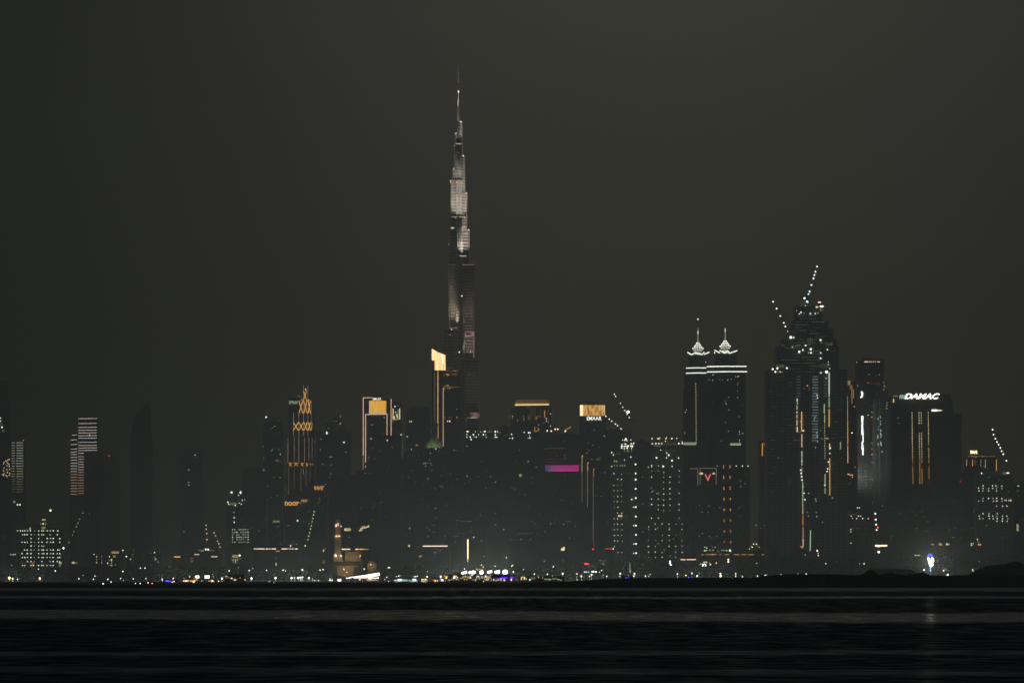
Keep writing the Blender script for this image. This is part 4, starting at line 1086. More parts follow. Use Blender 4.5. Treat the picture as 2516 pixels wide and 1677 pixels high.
ORPH = [(1148, 1169, 2.4, "W", 1), (1218, 1183, 2.2, "W", 1), (1194, 1199, 2, "W", .6), (1218, 1260, 2.2, "W", 1), (1218, 1288, 2.4, "W", 1.2), (1238, 1300, 2.6, "W", 1.4), (1205, 1170, 5, "O", .12), (1265, 1200, 2.2, "Y", .8), (1265, 1234, 2, "Y", .5), (1298, 1133, 3, "Y", .8), (1318, 1147, 3, "G", .4), (1278.5, 1167, 7, "Y", .45), (1353, 1285, 3, "E", .5), (1363, 1284, 2.4, "E", .25),
        (1013, 1156, 3, "O", .2), (1004, 1172, 2.4, "W", .3), (1061, 1142, 2.4, "W", .35), (1061, 1155, 2.4, "W", .35), (1052, 1175, 5, "W", .1), (1107, 1165, 2.4, "G", .3), (1124, 1176, 2, "W", .4), (1061, 1195, 2, "W", .25), (1087, 1195, 3, "W", .2), (993, 1219, 2, "W", .35), (956, 1143, 2, "W", .3), (1045, 1130, 2.4, "W", .5), (1030, 1128, 2, "W", .4), (922, 1235, 5, "R", .05), (1006, 1297, 3.4, "R", 2.4), (1055, 1300, 2.4, "W", .3), (1005, 1340, 5, "Y", 1.2), (1051, 1317, 4, "Y", .14), (1097, 1240, 4, "W", .06), (1094, 1315, 2, "W", .25), (1105, 1315, 2, "W", .2), (1119, 1331, 2, "W", .3), (1124, 1310, 2, "W", .3), (1183, 1328, 4, "Y", .14), (1164, 1319, 3, "W", 1.6), (1190, 1366, 4, "O", .3),
        (549, 1142, 3, "Y", 1.4), (615, 1140, 2.6, "W", 1.6), (558, 1171, 2.6, "O", .5), (731, 1278, 4, "W", 2.4), (648, 1153, 3, "G", .3), (667, 1221, 2.4, "O", .5), (681, 1216, 2.4, "W", .5), (690, 1233, 2, "O", .4), (783, 1235, 3, "W", .2), (649, 1270, 2, "W", .2), (280, 1309, 2, "W", .3), (251, 1259, 2, "W", .25), (153, 1237, 3, "W", .5), (35, 1232, 5, "Y", .5), (43, 1239, 4, "W", 2.2), (49, 1239, 4, "W", 2.2), (11, 1318, 2, "W", .5), (59, 1238, 3, "Y", .12), (60, 1260, 3, "Y", .1),
        (2220.5, 1321.5, 3, "R", 2.6), (2252, 1264, 2, "Y", .5), (2168, 1242, 2.4, "W", .5), (2167, 1253, 2.4, "O", .4), (2144, 1178, 3, "Y", .7), (2144, 1234, 2.4, "W", .5), (2176, 1275, 3, "W", .4), (2169, 1228, 2, "O", .4), (2211, 1262, 2, "W", .4), (1594, 1242, 2, "W", 1), (1594, 1293, 2.2, "W", 1.6), (1579, 1237, 2, "G", .6), (1579, 1306, 2, "G", .6), (1593, 1147, 3, "W", 1.2), (1578, 1171, 2, "W", .6), (1570, 1365, 2.4, "Y", .8)]
for i, b_ in enumerate(BLD):
    have = len([o for o in b_.root.children])
    wd = b_.x1 - b_.x0
    b_.sprinkle(max(0, min(14, int(wd * .16), 92 - have)), 300 + i)
# ------------------------------------------------------------------ low buildings along the shore
def low(name, label, D, tiers, cat, depth=24, **k):
    return Tower(name, label, D, tiers, depth, cat, None, 3.6, 5.0, **k)


t = low("hotel", "mid height hotel at far left, regular window grid and lit stair tower", 9300, [(38, 152, 1299), (62, 118, 1288), (98, 114, 1273)], "hotel")
rows = {1303: [43, 50, 55.5, 61, 67.5, 75, 84.5, 95, 103, 107, 116, 124, 131, 142], 1312.5: [55.5, 61, 67, 76.5, 84.5, 95, 103, 107, 123.5, 141], 1322: [76.5, 95, 116, 124, 131, 147], 1331: [54, 61, 67, 76.5, 84.5, 95, 103, 115.5, 124.5, 131, 147], 1340.5: [76.5, 84.5, 95, 103, 107.5], 1350: [60.5, 67, 76.5, 84.5, 95, 103.5, 107, 115.5, 124.5, 131, 142, 146],
        1359: [54, 67, 76, 95, 103.5, 107.5, 115.5, 124, 130.5, 140.5, 147], 1368.5: [55, 61, 67.5, 76, 84.5, 95, 103, 107, 115.5, 123.5, 130.5, 142, 146], 1378.5: [67.5, 76.5, 84.5, 103, 123.5, 130.5, 140.5, 146.5], 1388: [55.5, 61, 76, 95, 103, 106.5, 115.5, 124, 130.5]}
for y, xs in rows.items():
    for x in xs:
        dim = abs(x - 84.5) < .4
        t.dot(x, y, 1.8 if dim else 2.8, 2.2 if dim else 2.6, "G" if 102 < x < 108 else "W", .9 if dim else random.choice([1.5, 2, 2.6]))
for x, y, w, h, c, g in [(107.5, 1276, 9, 4, "Y", .7), (106, 1286, 4, 4, "Y", 2), (112, 1286, 3, 8, "G", .25), (100, 1286, 3, 7, "G", .2), (107, 1296, 9, 6, "Y", .4), (74, 1298, 4, 6, "Y", .8), (65, 1300, 3, 3, "Y", .2), (148, 1382, 7, 5, "Y", .8), (147, 1388, 6, 6, "G", .2), (149, 1367, 3, 8, "G", .12), (55, 1382, 2, 3, "Y", .3)]:
    t.dot(x, y, w, h, c, g)
t.lamp(82, 1388, 4, 6, "O", 2.6, "entrance_lamp")
t.lamp(81, 1383, 3, 5, "O", 1, "entrance_lamp")
t.lamp(76, 1388, 3, 3, "A", 2, "entrance_lamp")
t = low("villa", "small villa left of the gridded hotel with three windows lit in a row", 9200, [(14, 40, 1357)], "house")
t.dots([(26.5, 1361.5), (32.5, 1361.5), (37.5, 1361)], w=2.6, st=1.8)
t = low("villa", "small villa right of the gridded hotel, one wide yellow window", 9100, [(170, 194, 1374)], "house")
t.dots([(180, 1381.5, 7, 5, "Y", .9), (187, 1382, 3, 4, "Y", .5), (191, 1381, 3, 3, "O", .2)])
t = low("villa", "villa with upright yellow lights over three storeys and a glowing roof room", 9000, [(224, 300, 1362), (272, 294, 1352)], "house")
t.panel(274, 292, 1353.5, 1360, em("Y", .26), "lit_roof_room", .6)
for x, y, w, h, c, g in [(231, 1361, 4, 2, "Y", 1.2), (237.5, 1366.5, 2, 4, "Y", 1.2), (237.5, 1374, 2, 3, "Y", .5), (237.5, 1381, 2, 5, "Y", .8), (250, 1366, 2, 4, "Y", .4), (250, 1374, 2, 3, "Y", .3), (250, 1381, 2, 5, "Y", .5), (269, 1366.5, 2.6, 4, "W", 1.4), (281, 1366, 7, 5, "Y", .4), (274, 1375, 2.6, 5, "Y", 1.6), (269, 1375, 2, 3, "Y", .5), (264.5, 1382.5, 2.6, 4, "W", 1.6), (274, 1382, 2.4, 4, "Y", .7), (274, 1388, 5, 3, "Y", .6), (268, 1388, 3, 2, "Y", .3), (284, 1387, 4, 4, "Y", .25)]:
    t.dot(x, y, w, h, c, g)
t = low("villa", "dim villa with a few greenish windows, right of the villa with the glowing roof", 9050, [(310, 338, 1362)], "house")
for x, y, w, h, c, g in [(320.5, 1373, 3.5, 4, "Y", .9), (326, 1362, 3, 5, "G", .12), (328, 1368, 2, 3, "G", .2), (328, 1350, 2, 2, "W", .3), (322, 1380, 2, 2, "O", .3)]:
    t.dot(x, y, w, h, c, g)
t = low("villa", "dim villa with one round yellow lit window, left of the three short orange bars", 9050, [(364, 394, 1362)], "house")
for x, y, w, h, c, g in [(382, 1373, 4.5, 5, "Y", .6), (380, 1368, 2.4, 3, "Y", .5), (388.5, 1379.5, 2.4, 5, "Y", .4), (369, 1358, 2, 4, "W", .15), (372, 1386, 4, 4, "G", .1)]:
    t.dot(x, y, w, h, c, g)
t = low("shop_block", "low long block with three short orange light bars and a pair of bright roof lamps", 9400, [(424, 540, 1368), (470, 506, 1360)], "shops", 30)
t.strip(428, 1367, 443.5, 1367, 2.4, "E", 1.5, "roof_light")
t.strip(477, 1361.2, 490, 1361.2, 1.8, "P", 1.4, "roof_light")
t.strip(519, 1366.5, 534, 1366.5, 2.0, "A", 1.3, "roof_light")
t.dots([(472, 1370.5, 8, 1.6, "E", .4), (471, 1378, 6, 6, "Y", .12)])
t = low("office_block", "dim block whose top floor glows yellow either side of two bright white lamps", 9500, [(482, 532, 1347)], "office block")
t.panel(487, 501, 1350, 1354, em("G", .22), "lit_ledge", .6)
t.panel(513, 527, 1350, 1353, em("Y", .10), "lit_ledge", .6)
t.lamp(505.5, 1348.5, 5, 5, "W", 4, "roof_lamp")
t.lamp(511.5, 1349, 5, 4.4, "W", 4, "roof_lamp")
t = low("hotel", "narrow block with a tight grid of small green white windows, below the twin crowned tower", 10000, [(567, 615, 1296)], "hotel")
for i, y in enumerate((1300, 1306.5, 1312.5, 1318.5, 1324.5, 1331)):
    for x in (571.5, 577, 582, 587.5, 592.5, 598, 603.5, 609.5):
        if random.random() < (.85, .75, .6, .8, .75, .7)[i]:
            t.dot(x, y, 3.2, 2.2, "G" if random.random() < .4 else "W", random.choice([.7, 1.1, 1.5]))
t = low("villa", "small building with a yellow lit upper floor and one bright corner lamp", 9050, [(564, 596, 1362)], "house")
t.panel(571, 586, 1362, 1369, em("Y", .26), "lit_upper_floor", .8)
for x, y, w, h, g in [(573, 1375, 4, 5, .5), (579, 1375, 4, 5, .6), (584, 1373, 3, 5, .5), (578.5, 1380, 2, 5, .9), (572, 1381, 4, 3, .25), (584, 1381, 4, 3, .25), (568, 1371, 2, 5, .2), (590, 1372, 2, 4, .4)]:
    t.dot(x, y, w, h, "Y", g)
t.lamp(589, 1363.5, 5, 5.5, "W", 4, "roof_lamp")
t = low("shopping_arcade", "long low podium traced by a broken pinkish white roof line left of the lit minaret", 9400, [(620, 738, 1349)], "shopping arcade", 40)
for a, q, g in [(624, 628, 1.6), (629, 636, 1.2), (636, 650, 1.9), (653, 659, 1.9), (660, 666, 1.2), (668, 678, 1.9), (692, 705, 1.7), (706, 708, 1.2), (709.5, 711.5, 1.2), (713, 715.5, 1.4), (717, 722, 1.4), (725, 731.5, 1.8)]:
    t.strip(a, 1347.4, q, 1347.4, 2.2, "A", g, "roof_light")
t.strip(677.5, 1353, 687, 1353, 1.4, "P", 1.1, "roof_light")
t.dots([(714, 1340, 2.4, 5, "W", 1.6), (678.5, 1385, 2.2, 7, "W", 1), (678.5, 1370, 1.6, 8, "W", .15), (699, 1362, 4, 1.4, "W", .3), (689, 1334, 2, 2, "W", .6), (720, 1334.5, 1.8, 1.8, "W", .5)], st=1)
t = low("clock_tower", "slim dim turret with a cluster of yellow lamps on top, left of the lit minaret", 9000, [(792, 799, 1357)], "tower", 6)
for x, y, w in [(794.5, 1353, 4), (798.5, 1348, 2), (791, 1355.5, 2.6), (798.5, 1355, 2.6), (795, 1350, 3)]:
    t.lamp(x, y, w, w, "Y", 1.6, "roof_lamp", 2)
t.dots([(795.5, 1381, 6, 4, "E", .3), (795.5, 1377, 6, 1.4, "E", .35)])

# lit mosque with its minaret
Dm = 8900.0
um = K * Dm
mos = thing("mosque", "amber floodlit mosque with a tall tiered minaret and a square lit prayer hall", "mosque", (GX(845, Dm), Dm + 20, 1))


def mz(y):
    return P(0, y, Dm).z


m = MB()
X = GX(830, Dm)
for x0, x1, y0, y1 in [(819, 841, 1420, 1362), (822, 838, 1362, 1318), (824, 836, 1313, 1296)]:
    m.box(GX(x0, Dm), GX(x1, Dm), Dm + 2, Dm + 2 + (x1 - x0) * um, max(1, mz(y0)), mz(y1))
for x0, x1, y0, y1 in [(817.5, 842.5, 1379, 1376), (820, 840, 1318, 1313), (822.5, 837.5, 1296, 1292.5)]:
    m.box(GX(x0, Dm), GX(x1, Dm), Dm + 1.2, Dm + 3 + (x1 - x0) * um, mz(y0), mz(y1))
for k in range(4):
    xx = GX(823.5 + k * 4.3, Dm)
    m.box(xx - .5, xx + .5, Dm + 3, Dm + 4, mz(1292.5), mz(1283))
m.lathe(X, Dm + 6, [(3.2, mz(1283)), (3.4, mz(1281)), (2.4, mz(1277.5)), (.3, mz(1274)), (.15, mz(1268))], 10)
m.build("minaret", STONE, mos)
m = MB()
m.box(GX(848, Dm), GX(885, Dm), Dm + 4, Dm + 24, 1, mz(1354))
m.box(GX(846.5, Dm), GX(888, Dm), Dm + 2.5, Dm + 25, mz(1377), mz(1374.5))
for k in range(9):
    xx = GX(850 + k * 4.1, Dm)
    m.box(xx - .4, xx + .4, Dm + 3.4, Dm + 4.2, mz(1374), mz(1355))
m.build("prayer_hall", STONE, mos)
m = MB()
m.box(GX(814, Dm), GX(892, Dm), Dm + .2, Dm + 1.1, 1, mz(1379.5))
for k in range(14):
    xx = GX(815 + k * 5.8, Dm)
    m.box(xx - .5, xx + .5, Dm + .1, Dm + 1.2, mz(1379.5), mz(1378.4))
m.build("added_dark_wall", CONC, mos)  # wall added to keep a black band under the floodlit hall
m = MB()
m.box(GX(822, Dm), GX(880, Dm), Dm - 3, Dm + .1, mz(1391), mz(1389))
m.box(GX(828, Dm), GX(869, Dm), Dm - 2, Dm + .1, 1, mz(1391))
for k in range(7):
    xx = GX(830 + k * 6.2, Dm)
    m.box(xx - .5, xx + .5, Dm - 2.8, Dm - 2, 1, mz(1391))
m.build("portal", STONE, mos)
for x, y, w, h, c, g in [(826.5, 1289, 2.6, 5, "P", 1.8), (825.5, 1291.5, 4.5, 2.6, "P", 1.8), (830.5, 1287.5, 2, 6.5, "A", 1.4), (835, 1287.5, 2, 7, "E", .25), (826.5, 1316.8, 4, 2.6, "Y", 2), (833, 1316.5, 3.6, 2.6, "Y", 1.8), (830, 1313.4, 10, 1.6, "O", .8), (825, 1364.5, 5, 4, "A", 2.4), (824, 1362, 2.6, 4, "A", 2), (837, 1364, 2.6, 4, "A", 1.6), (839.5, 1365, 1.8, 2.6, "A", 1.4), (885.5, 1364, 2.6, 4, "E", 1.2), (884, 1367, 2, 3, "E", .9), (838.5, 1292.5, 2.4, 2.4, "W", 1.2), (845, 1412, 9, 1.4, "E", .4)]:
    p = P(x, y, Dm)
    put("box", "facade_lamp", em(c, g), mos, (p.x, Dm - 1.2 if y < 1380 else Dm - 3.4, p.z), (w * um, 1, h * um))


def flood(parent, loc, aim, watts, cone=80, col=(1.0, .62, .22), size=.5):
    l = bpy.data.lights.new("facade_floodlight", 'SPOT')
    l.energy, l.color, l.spot_size, l.spot_blend, l.shadow_soft_size = watts, col, R(cone), 1, size
    o = bpy.data.objects.new("facade_floodlight", l)
    C.objects.link(o)
    o.parent = parent
    loc = Vector(loc)
    o.location = loc - parent.location
    o.rotation_euler = (Vector(aim) - loc).to_track_quat('-Z', 'Y').to_euler()


flood(mos, (GX(866, Dm), Dm - 40, mz(1384)), (GX(866, Dm), Dm + 4, mz(1363)), 20000, 62)
flood(mos, (GX(849, Dm), Dm - 40, mz(1412)), (GX(849, Dm), Dm - 2, mz(1400)), 26000, 62)
flood(mos, (GX(830, Dm), Dm - 30, mz(1396)), (GX(830, Dm), Dm + 2, mz(1366)), 6000, 50)
flood(mos, (GX(830, Dm), Dm - 16, mz(1340)), (GX(830, Dm), Dm + 2, mz(1300)), 2600, 50, (1, .5, .2))
flood(mos, (GX(830, Dm), Dm - 24, mz(1372)), (GX(830, Dm), Dm + 2, mz(1330)), 900, 50, (1, .5, .2))
r = thing("pavilion", "small amber floodlit pavilion with a shallow dome, right of the mosque", "pavilion", (GX(912, Dm), Dm + 8, 1))
m = MB()
m.box(GX(902, Dm), GX(925, Dm), Dm + 3, Dm + 13, 1, mz(1383))
m.lathe(GX(913, Dm), Dm + 8, [(4.8, mz(1383) + .02), (4.4, mz(1380)), (3, mz(1377.5)), (.4, mz(1376))], 12)
m.build("walls", STONE, r)
p = P(911, 1386, Dm)
put("ball", "facade_lamp", em("Y", 1.4), r, (p.x, Dm - 1, p.z), (4 * um, 1.5, 2.6 * um))
flood(r, (GX(912, Dm), Dm - 24, mz(1396)), (GX(912, Dm), Dm + 5, mz(1381)), 11000, 55)
t = low("shopping_arcade", "low block behind the mosque with gold and Arabic roof lettering and a dashed light line", 9300, [(838, 912, 1306)], "shopping arcade", 30)
for a, q, g, c in [(840, 849.5, 1.9, "A"), (851, 860.5, 1.8, "A"), (873, 879.5, 1.8, "A"), (880, 886, 1, "E"), (886, 889, 1.6, "A"), (890.5, 894, 1.3, "E"), (894, 897, .8, "E"), (897, 905, .25, "A")]:
    t.strip(a, 1348.3, q, 1348.3, 2.4, c, g, "roof_light")
sign(t.root, "roof_sign", "MAZAYA", 846, 862, 1296.5, 1303.5, t.D - .5, em("Y", .85), bold=.05)
sign(t.root, "roof_sign", "\ufeae\ufe98\ufee8\ufeb3", 883, 907, 1294, 1303, t.D - .5, em("Y", 1.0), bold=.03, tilt=.25)
t.strip(881.5, 1303.5, 891.5, 1302, 1.8, "Y", .9, "sign_bar")
t.dots([(858, 1318.5, 2, 2, "W", .6)])
t = low("shop_block", "low block topped by one straight pinkish gold light line, below the needle tower", 9500, [(1028, 1106, 1342)], "shops", 30)
t.strip(1039, 1340.6, 1099.5, 1340.4, 2.4, "A", 1.9, "roof_light")
t.dots([(1069, 1356, 2.6, 2.6, "W", .7), (1083, 1351.5, 2.6, 2.6, "R", 1.2), (1033, 1366, 7, 3, "O", .8), (1033, 1364, 8, 2, "O", .2)])
r = thing("light_mast", "single tall upright gold light beam mast above the floodlights", "light mast", (GX(1149.5, 9000), 9000, 1))
m = MB()
m.lathe(GX(1149.5, 9000), 9001.5, [(.6, 1), (.5, P(0, 1322, 9000).z)], 8)
m.build("pole", STEEL, r)
m = MB()
m.bar(P(1149.5, 1324, 9000), P(1149.5, 1372, 9000), 3.2 * K * 9000)
m.build("light_strip", em("Y", 1.9), r)
m = MB()
m.bar(P(1149.6, 1374, 9000), P(1149.6, 1379, 9000), 2.2 * K * 9000)
m.build("light_strip", em("Y", 1.1), r)
t = low("villa", "small house with two upright yellow windows side by side, below the dark middle towers", 9100, [(1376, 1396, 1342)], "house", 12)
t.dots([(1381, 1348.5, 4, 6.5, "Y", 2.2), (1385.5, 1347, 3.6, 9, "Y", 2.0), (1384, 1377, 5, 9, "A", .05)])
t = low("boat_club", "low flat club building with a pale roof edge and a glowing red sign", 8800, [(1442, 1496, 1390), (1470, 1496, 1374)], "club house", 20)
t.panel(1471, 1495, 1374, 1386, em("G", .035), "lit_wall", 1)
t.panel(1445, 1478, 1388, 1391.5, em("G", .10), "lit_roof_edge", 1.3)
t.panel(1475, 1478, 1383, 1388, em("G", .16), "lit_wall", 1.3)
t.dots([(1483, 1385, 4, 6, "W", .4), (1475, 1375.5, 2, 2, "W", 1)])
t.panel(1436, 1448, 1382.5, 1386, em("R", 2.0), "red_sign", 1.2)
t = low("shop_block", "low block with a thin red light bar left of the hoist lamp column", 9300, [(1484, 1510, 1349)], "shops", 16)
t.strip(1488, 1347.3, 1504, 1347.3, 2, "R", 1.0, "roof_light")
t.lamp(1506.5, 1347.4, 4, 4, "A", 3, "roof_lamp")
t = low("shop_block", "low block with a pinkish white two part roof line below the wide lamp grid block", 9000, [(1668, 1714, 1375)], "shops", 20)
t.strip(1672, 1373.7, 1684, 1373.7, 2.2, "A", 1.4, "roof_light")
t.strip(1687, 1373.7, 1710, 1373.7, 2.2, "A", 1.5, "roof_light")
t = low("petrol_station", "small building with a glaring white lit front and a yellow strip above it", 8800, [(1716, 1742, 1381)], "filling station", 14)
t.panel(1720, 1735, 1384, 1390, em("W", 2.4), "lit_front", 1)
t.strip(1728, 1379.8, 1738, 1379.8, 2.2, "Y", 1.1, "roof_light")
t = low("shopping_arcade", "very long low mall with a dashed dull orange roof line below the red lettered hotel", 9500, [(1716, 1892, 1364), (1730, 1800, 1345)], "shopping mall", 40)
for a, q, g in [(1723, 1729, .6), (1733, 1740, .6), (1740, 1746, .75), (1747, 1750, 1.1), (1750, 1754, 1.2), (1755, 1760, .8), (1767, 1774, .3), (1780, 1791, .5), (1803, 1816, .75), (1821, 1834, .65), (1838, 1852, .5), (1872, 1887, .6)]:
    t.strip(a, 1361.4, q, 1361.4, 1.7, "O", g, "roof_light", -2)
for x, y, w, h, c, g in [(1732, 1343.3, 5, 2, "G", 1), (1736.5, 1345, 3.4, 2.4, "Y", 1.6), (1757, 1343, 2.4, 2.4, "Y", 1.2), (1751, 1343, 2, 2, "Y", .6), (1731.5, 1352, 4, 4, "G", 1.6), (1736, 1351, 4, 3, "G", 1.2), (1744.5, 1351, 3, 3, "Y", 1), (1752, 1350.5, 2.6, 4, "Y", .9), (1764, 1353, 5, 8, "E", .14), (1778, 1351, 14, 2.4, "G", .35), (1785.5, 1351.5, 3.6, 3.4, "G", 1.4), (1793.5, 1351.5, 4.6, 4.6, "W", 2.6)]:
    t.dot(x, y, w, h, c, g)
r = thing("pyramid_house", "small pyramid roof outlined by a few amber dots, left of the great unfinished tower's foot", "house", (GX(1853, 9600), 9612, 1))
m = MB()
X0, X1, Z0, Z1 = GX(1836, 9600), GX(1870, 9600), P(0, 1352, 9600).z, P(0, 1326, 9600).z
m.box(X0, X1, 9600, 9600 + X1 - X0, 1, Z0)
m.add([(X0 - .5, 9599.5, Z0 + .02), (X1 + .5, 9599.5, Z0 + .02), (X1 + .5, 9600.5 + X1 - X0, Z0 + .02), (X0 - .5, 9600.5 + X1 - X0, Z0 + .02), ((X0 + X1) / 2, 9600 + (X1 - X0) / 2, Z1)], [(0, 1, 4), (1, 2, 4), (2, 3, 4), (3, 0, 4), (3, 2, 1, 0)])
m.build("walls", CONC, r)
for x, y, c, g in [(1841.5, 1347.5, "Y", 1), (1848, 1343, "Y", 1.8), (1851.5, 1335.5, "A", 2), (1858.5, 1335.5, "A", 1.6), (1866, 1343, "O", .7), (1854, 1329, "O", .3), (1844, 1341.5, "O", .4), (1862, 1341, "O", .4)]:
    p = P(x, y, 9600)
    put("ball", "roof_lamp", em(c, g), r, (p.x, 9598.5, p.z), (1.5, 1.5, 1.5))
for lb, x0, x1, pts in [
    ("house with one dotted orange window, leftmost of three lit houses above the blue ring mast", 2284, 2300, [(2289.5, 1336.5, 2.4, 3, "E", 1.4), (2293, 1336.5, 2.4, 3, "E", 1.4)]),
    ("house with split yellow windows, middle of three lit houses above the blue ring mast", 2302, 2318, [(2307, 1335.5, 1.6, 5, "Y", .9), (2311.5, 1335, 4, 3, "Y", 1.2), (2312, 1338, 5, 2, "E", 1)]),
    ("house with broad yellow windows, rightmost of three lit houses above the blue ring mast", 2322, 2340, [(2326.5, 1336, 4, 5, "Y", 1.5), (2331, 1336.5, 4, 4, "E", 1.2)]),
    ("house with two by two greenish yellow windows, left of the far right dune", 2382, 2398, [(2386.5, 1334.5, 3, 3, "G", 1.4), (2391, 1334.5, 3, 3, "G", 1.1), (2387, 1338.5, 4, 3, "Y", 1.5)]),
    ("taller house with stacked warm lights just left of the far right dune", 2400, 2416, [(2404.5, 1337, 4, 4, "A", 1.4), (2409.5, 1337, 2.4, 5, "E", 1.1), (2401.5, 1324.5, 2.4, 5, "A", 1), (2403.5, 1331, 2.4, 3, "Y", .8)])]:
    t = low("house", lb, 9300, [(x0, x1, 1331 if x0 != 2400 else 1322)], "house", 12)
    for p in pts:
        t.dot(*p)
t = low("hut", "small dark box shaped building on the ridge, wider one of two", 8700, [(1896, 1914, 1351)], "hut", 8)
t = low("hut", "small dark box on the ridge nearest the long orange and green hoist lights", 8700, [(1948, 1965, 1349)], "hut", 8)

# ------------------------------------------------------------------ waterfront things
WF = 4600.0
uw = K * WF
r = thing("event_tent", "glaring white swept canopy tent rising to the right, beside the mosque on the shore", "tent", (GX(896, WF), WF, 1))
m = MB()
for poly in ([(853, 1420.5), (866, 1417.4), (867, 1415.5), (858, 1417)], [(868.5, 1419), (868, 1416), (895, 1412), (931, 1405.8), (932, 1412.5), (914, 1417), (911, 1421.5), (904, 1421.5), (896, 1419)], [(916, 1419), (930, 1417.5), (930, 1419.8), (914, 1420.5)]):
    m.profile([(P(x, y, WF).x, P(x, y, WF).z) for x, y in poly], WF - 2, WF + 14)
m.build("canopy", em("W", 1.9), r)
m = MB()
for x, y in ((858, 1420), (872, 1419), (890, 1419), (910, 1420), (929, 1414)):
    q = P(x, y, WF)
    m.bar((q.x, WF + 4, .9), (q.x, WF + 4, q.z), .4)
m.build("post", STEEL, r)
for x, y, w, h, c, g in [(911, 1424, 20, 3, "E", .55), (884, 1422.5, 4, 4, "E", 1.4), (902, 1421, 8, 5, "O", .3), (922, 1424, 12, 2.4, "E", .5), (886, 1418, 3, 3, "A", 1.6)]:
    p = P(x, y, WF)
    put("box", "lit_counter", em(c, g), r, (p.x, WF - 3, p.z), (w * uw, 1, h * uw))


def pavil(name, label, cat, x0, x1, y0, y1, D, parts):
    """a low open-fronted pavilion: posts, flat roof and lit bays"""
    u = K * D
    r = thing(name, label, cat, (GX((x0 + x1) / 2, D), D + 6, 1))
    m = MB()
    m.box(GX(x0, D), GX(x1, D), D + 1.2, D + 12, .9, P(0, y0, D).z)
    m.box(GX(x0, D) - .6, GX(x1, D) + .6, D - .8, D + 12.6, P(0, y0, D).z + .01, P(0, y0, D).z + .5, 1)
    m.build("walls", [CONC, STEEL], r)
    for x, y, w, h, c, g in parts:
        p = P(x, y, D)
        put("box", "lit_bay", em(c, g), r, (p.x, D + .7, p.z), (w * u, 1.2, h * u))
    return r


pavil("boat_house", "long low waterfront shed glowing pale cyan along its front", "boat house", 967, 1026, 1420, 1430, WF, [(972, 1424.5, 8, 3, "C", .5), (982, 1423.8, 10, 5.5, "C", 1.2), (993, 1424.5, 12, 4.6, "C", .4), (1006, 1425, 14, 4.5, "C", .2), (1018, 1423.5, 9, 6, "C", 1.1), (1024, 1426, 3, 5, "C", .3), (974, 1428, 4, 2, "C", .35), (1012, 1428, 10, 2, "G", .25)])
pavil("kiosk", "square yellow green windowed kiosk beside the pale cyan shed", "kiosk", 1033, 1049, 1419.5, 1430, WF, [(1037, 1422.5, 4, 3, "G", .9), (1042, 1422.5, 4, 3, "Y", .8), (1046.5, 1423, 2.6, 5, "Y", 1), (1037, 1426.5, 3, 3, "Y", .8), (1041.5, 1427, 4, 3, "G", .7), (1046, 1428.5, 2, 3, "Y", .5)])
pavil("kiosk", "dim kiosk with two round orange lamps right of the yellow green kiosk", "kiosk", 1062, 1078, 1420, 1430, WF, [(1064.5, 1423.5, 3, 3, "O", .4), (1069.5, 1425.5, 3.4, 4, "E", 1.6), (1075, 1425.5, 2.6, 3.4, "Y", .8), (1067, 1427.5, 3, 2, "O", .3)])
pavil("beach_club", "beach club lit by a slanting violet band under the brightest floodlights", "beach club", 1208, 1252, 1412, 1428, WF, [(1213, 1420, 5, 1.6, "V", .35), (1220, 1419.5, 7, 2.4, "V", .6), (1229, 1420, 6, 3, "V", 1), (1237, 1418.5, 10, 3.4, "V", 1.4), (1231, 1421.5, 6, 3, "P", .5), (1244, 1418, 6, 2.4, "V", 1.2), (1213, 1423.5, 3, 4, "Y", .9), (1224, 1423.5, 3, 4, "W", .5), (1231, 1424, 3, 4, "P", .7), (1239, 1424, 4, 4, "W", .7), (1219, 1425, 2, 4, "Y", .5)])
pavil("kiosk", "small kiosk glowing deep violet, right of the violet banded beach club", "kiosk", 1253, 1264, 1415.5, 1428, WF, [(1258, 1417.5, 8, 3.4, "V", 1.3), (1257, 1418, 2.6, 2.6, "P", .9), (1256.5, 1423, 2.6, 4.5, "A", 1.8)])
pavil("restaurant", "low restaurant with irregular warm lights, left of the row of floodlights", "restaurant", 1096, 1132, 1412, 1430, WF, [(1095.5, 1414.5, 10, 2, "O", .8), (1096.5, 1418.5, 4.4, 3.4, "E", 1.8), (1116.5, 1413.8, 5, 2.4, "E", 1.2), (1116, 1418, 5, 4, "A", 1.8), (1120, 1415, 4, 2.4, "P", 1.2), (1124, 1418, 2.4, 3, "W", 1), (1112, 1422, 8, 3, "G", .2), (1104, 1424, 6, 3, "Y", .3), (1126, 1423, 8, 3, "O", .16), (1121.5, 1422, 2.4, 2.4, "Y", .7)])
pavil("restaurant", "open terrace restaurant with ragged pale upright lights right below the floodlights", "restaurant", 1133, 1206, 1414, 1430, WF, [(1138, 1417, 4, 6, "Y", .25), (1144, 1415, 5, 4, "Y", .5), (1150, 1417, 3, 5, "G", .4), (1156, 1414.5, 4, 4, "Y", .5), (1160, 1412, 4, 4, "W", 1.6), (1171, 1417.5, 3, 8, "G", .35), (1174.5, 1414.5, 2.6, 4, "W", 1.1), (1178, 1418, 3, 9, "A", .3), (1184, 1416, 5, 8, "G", .3), (1190, 1418, 3, 7, "A", .3), (1193.5, 1414, 3.4, 5, "W", 1.6), (1198, 1419, 8, 9, "Y", .35), (1204, 1416, 5, 9, "A", .22), (1141, 1422, 3, 3, "O", .7), (1155.5, 1418.5, 3.4, 3, "A", 1.2), (1147, 1422, 3, 4, "G", .25), (1162, 1423, 5, 4, "A", .12), (1168, 1424, 3, 4, "W", .4), (1196, 1423.5, 10, 3, "Y", .45)])
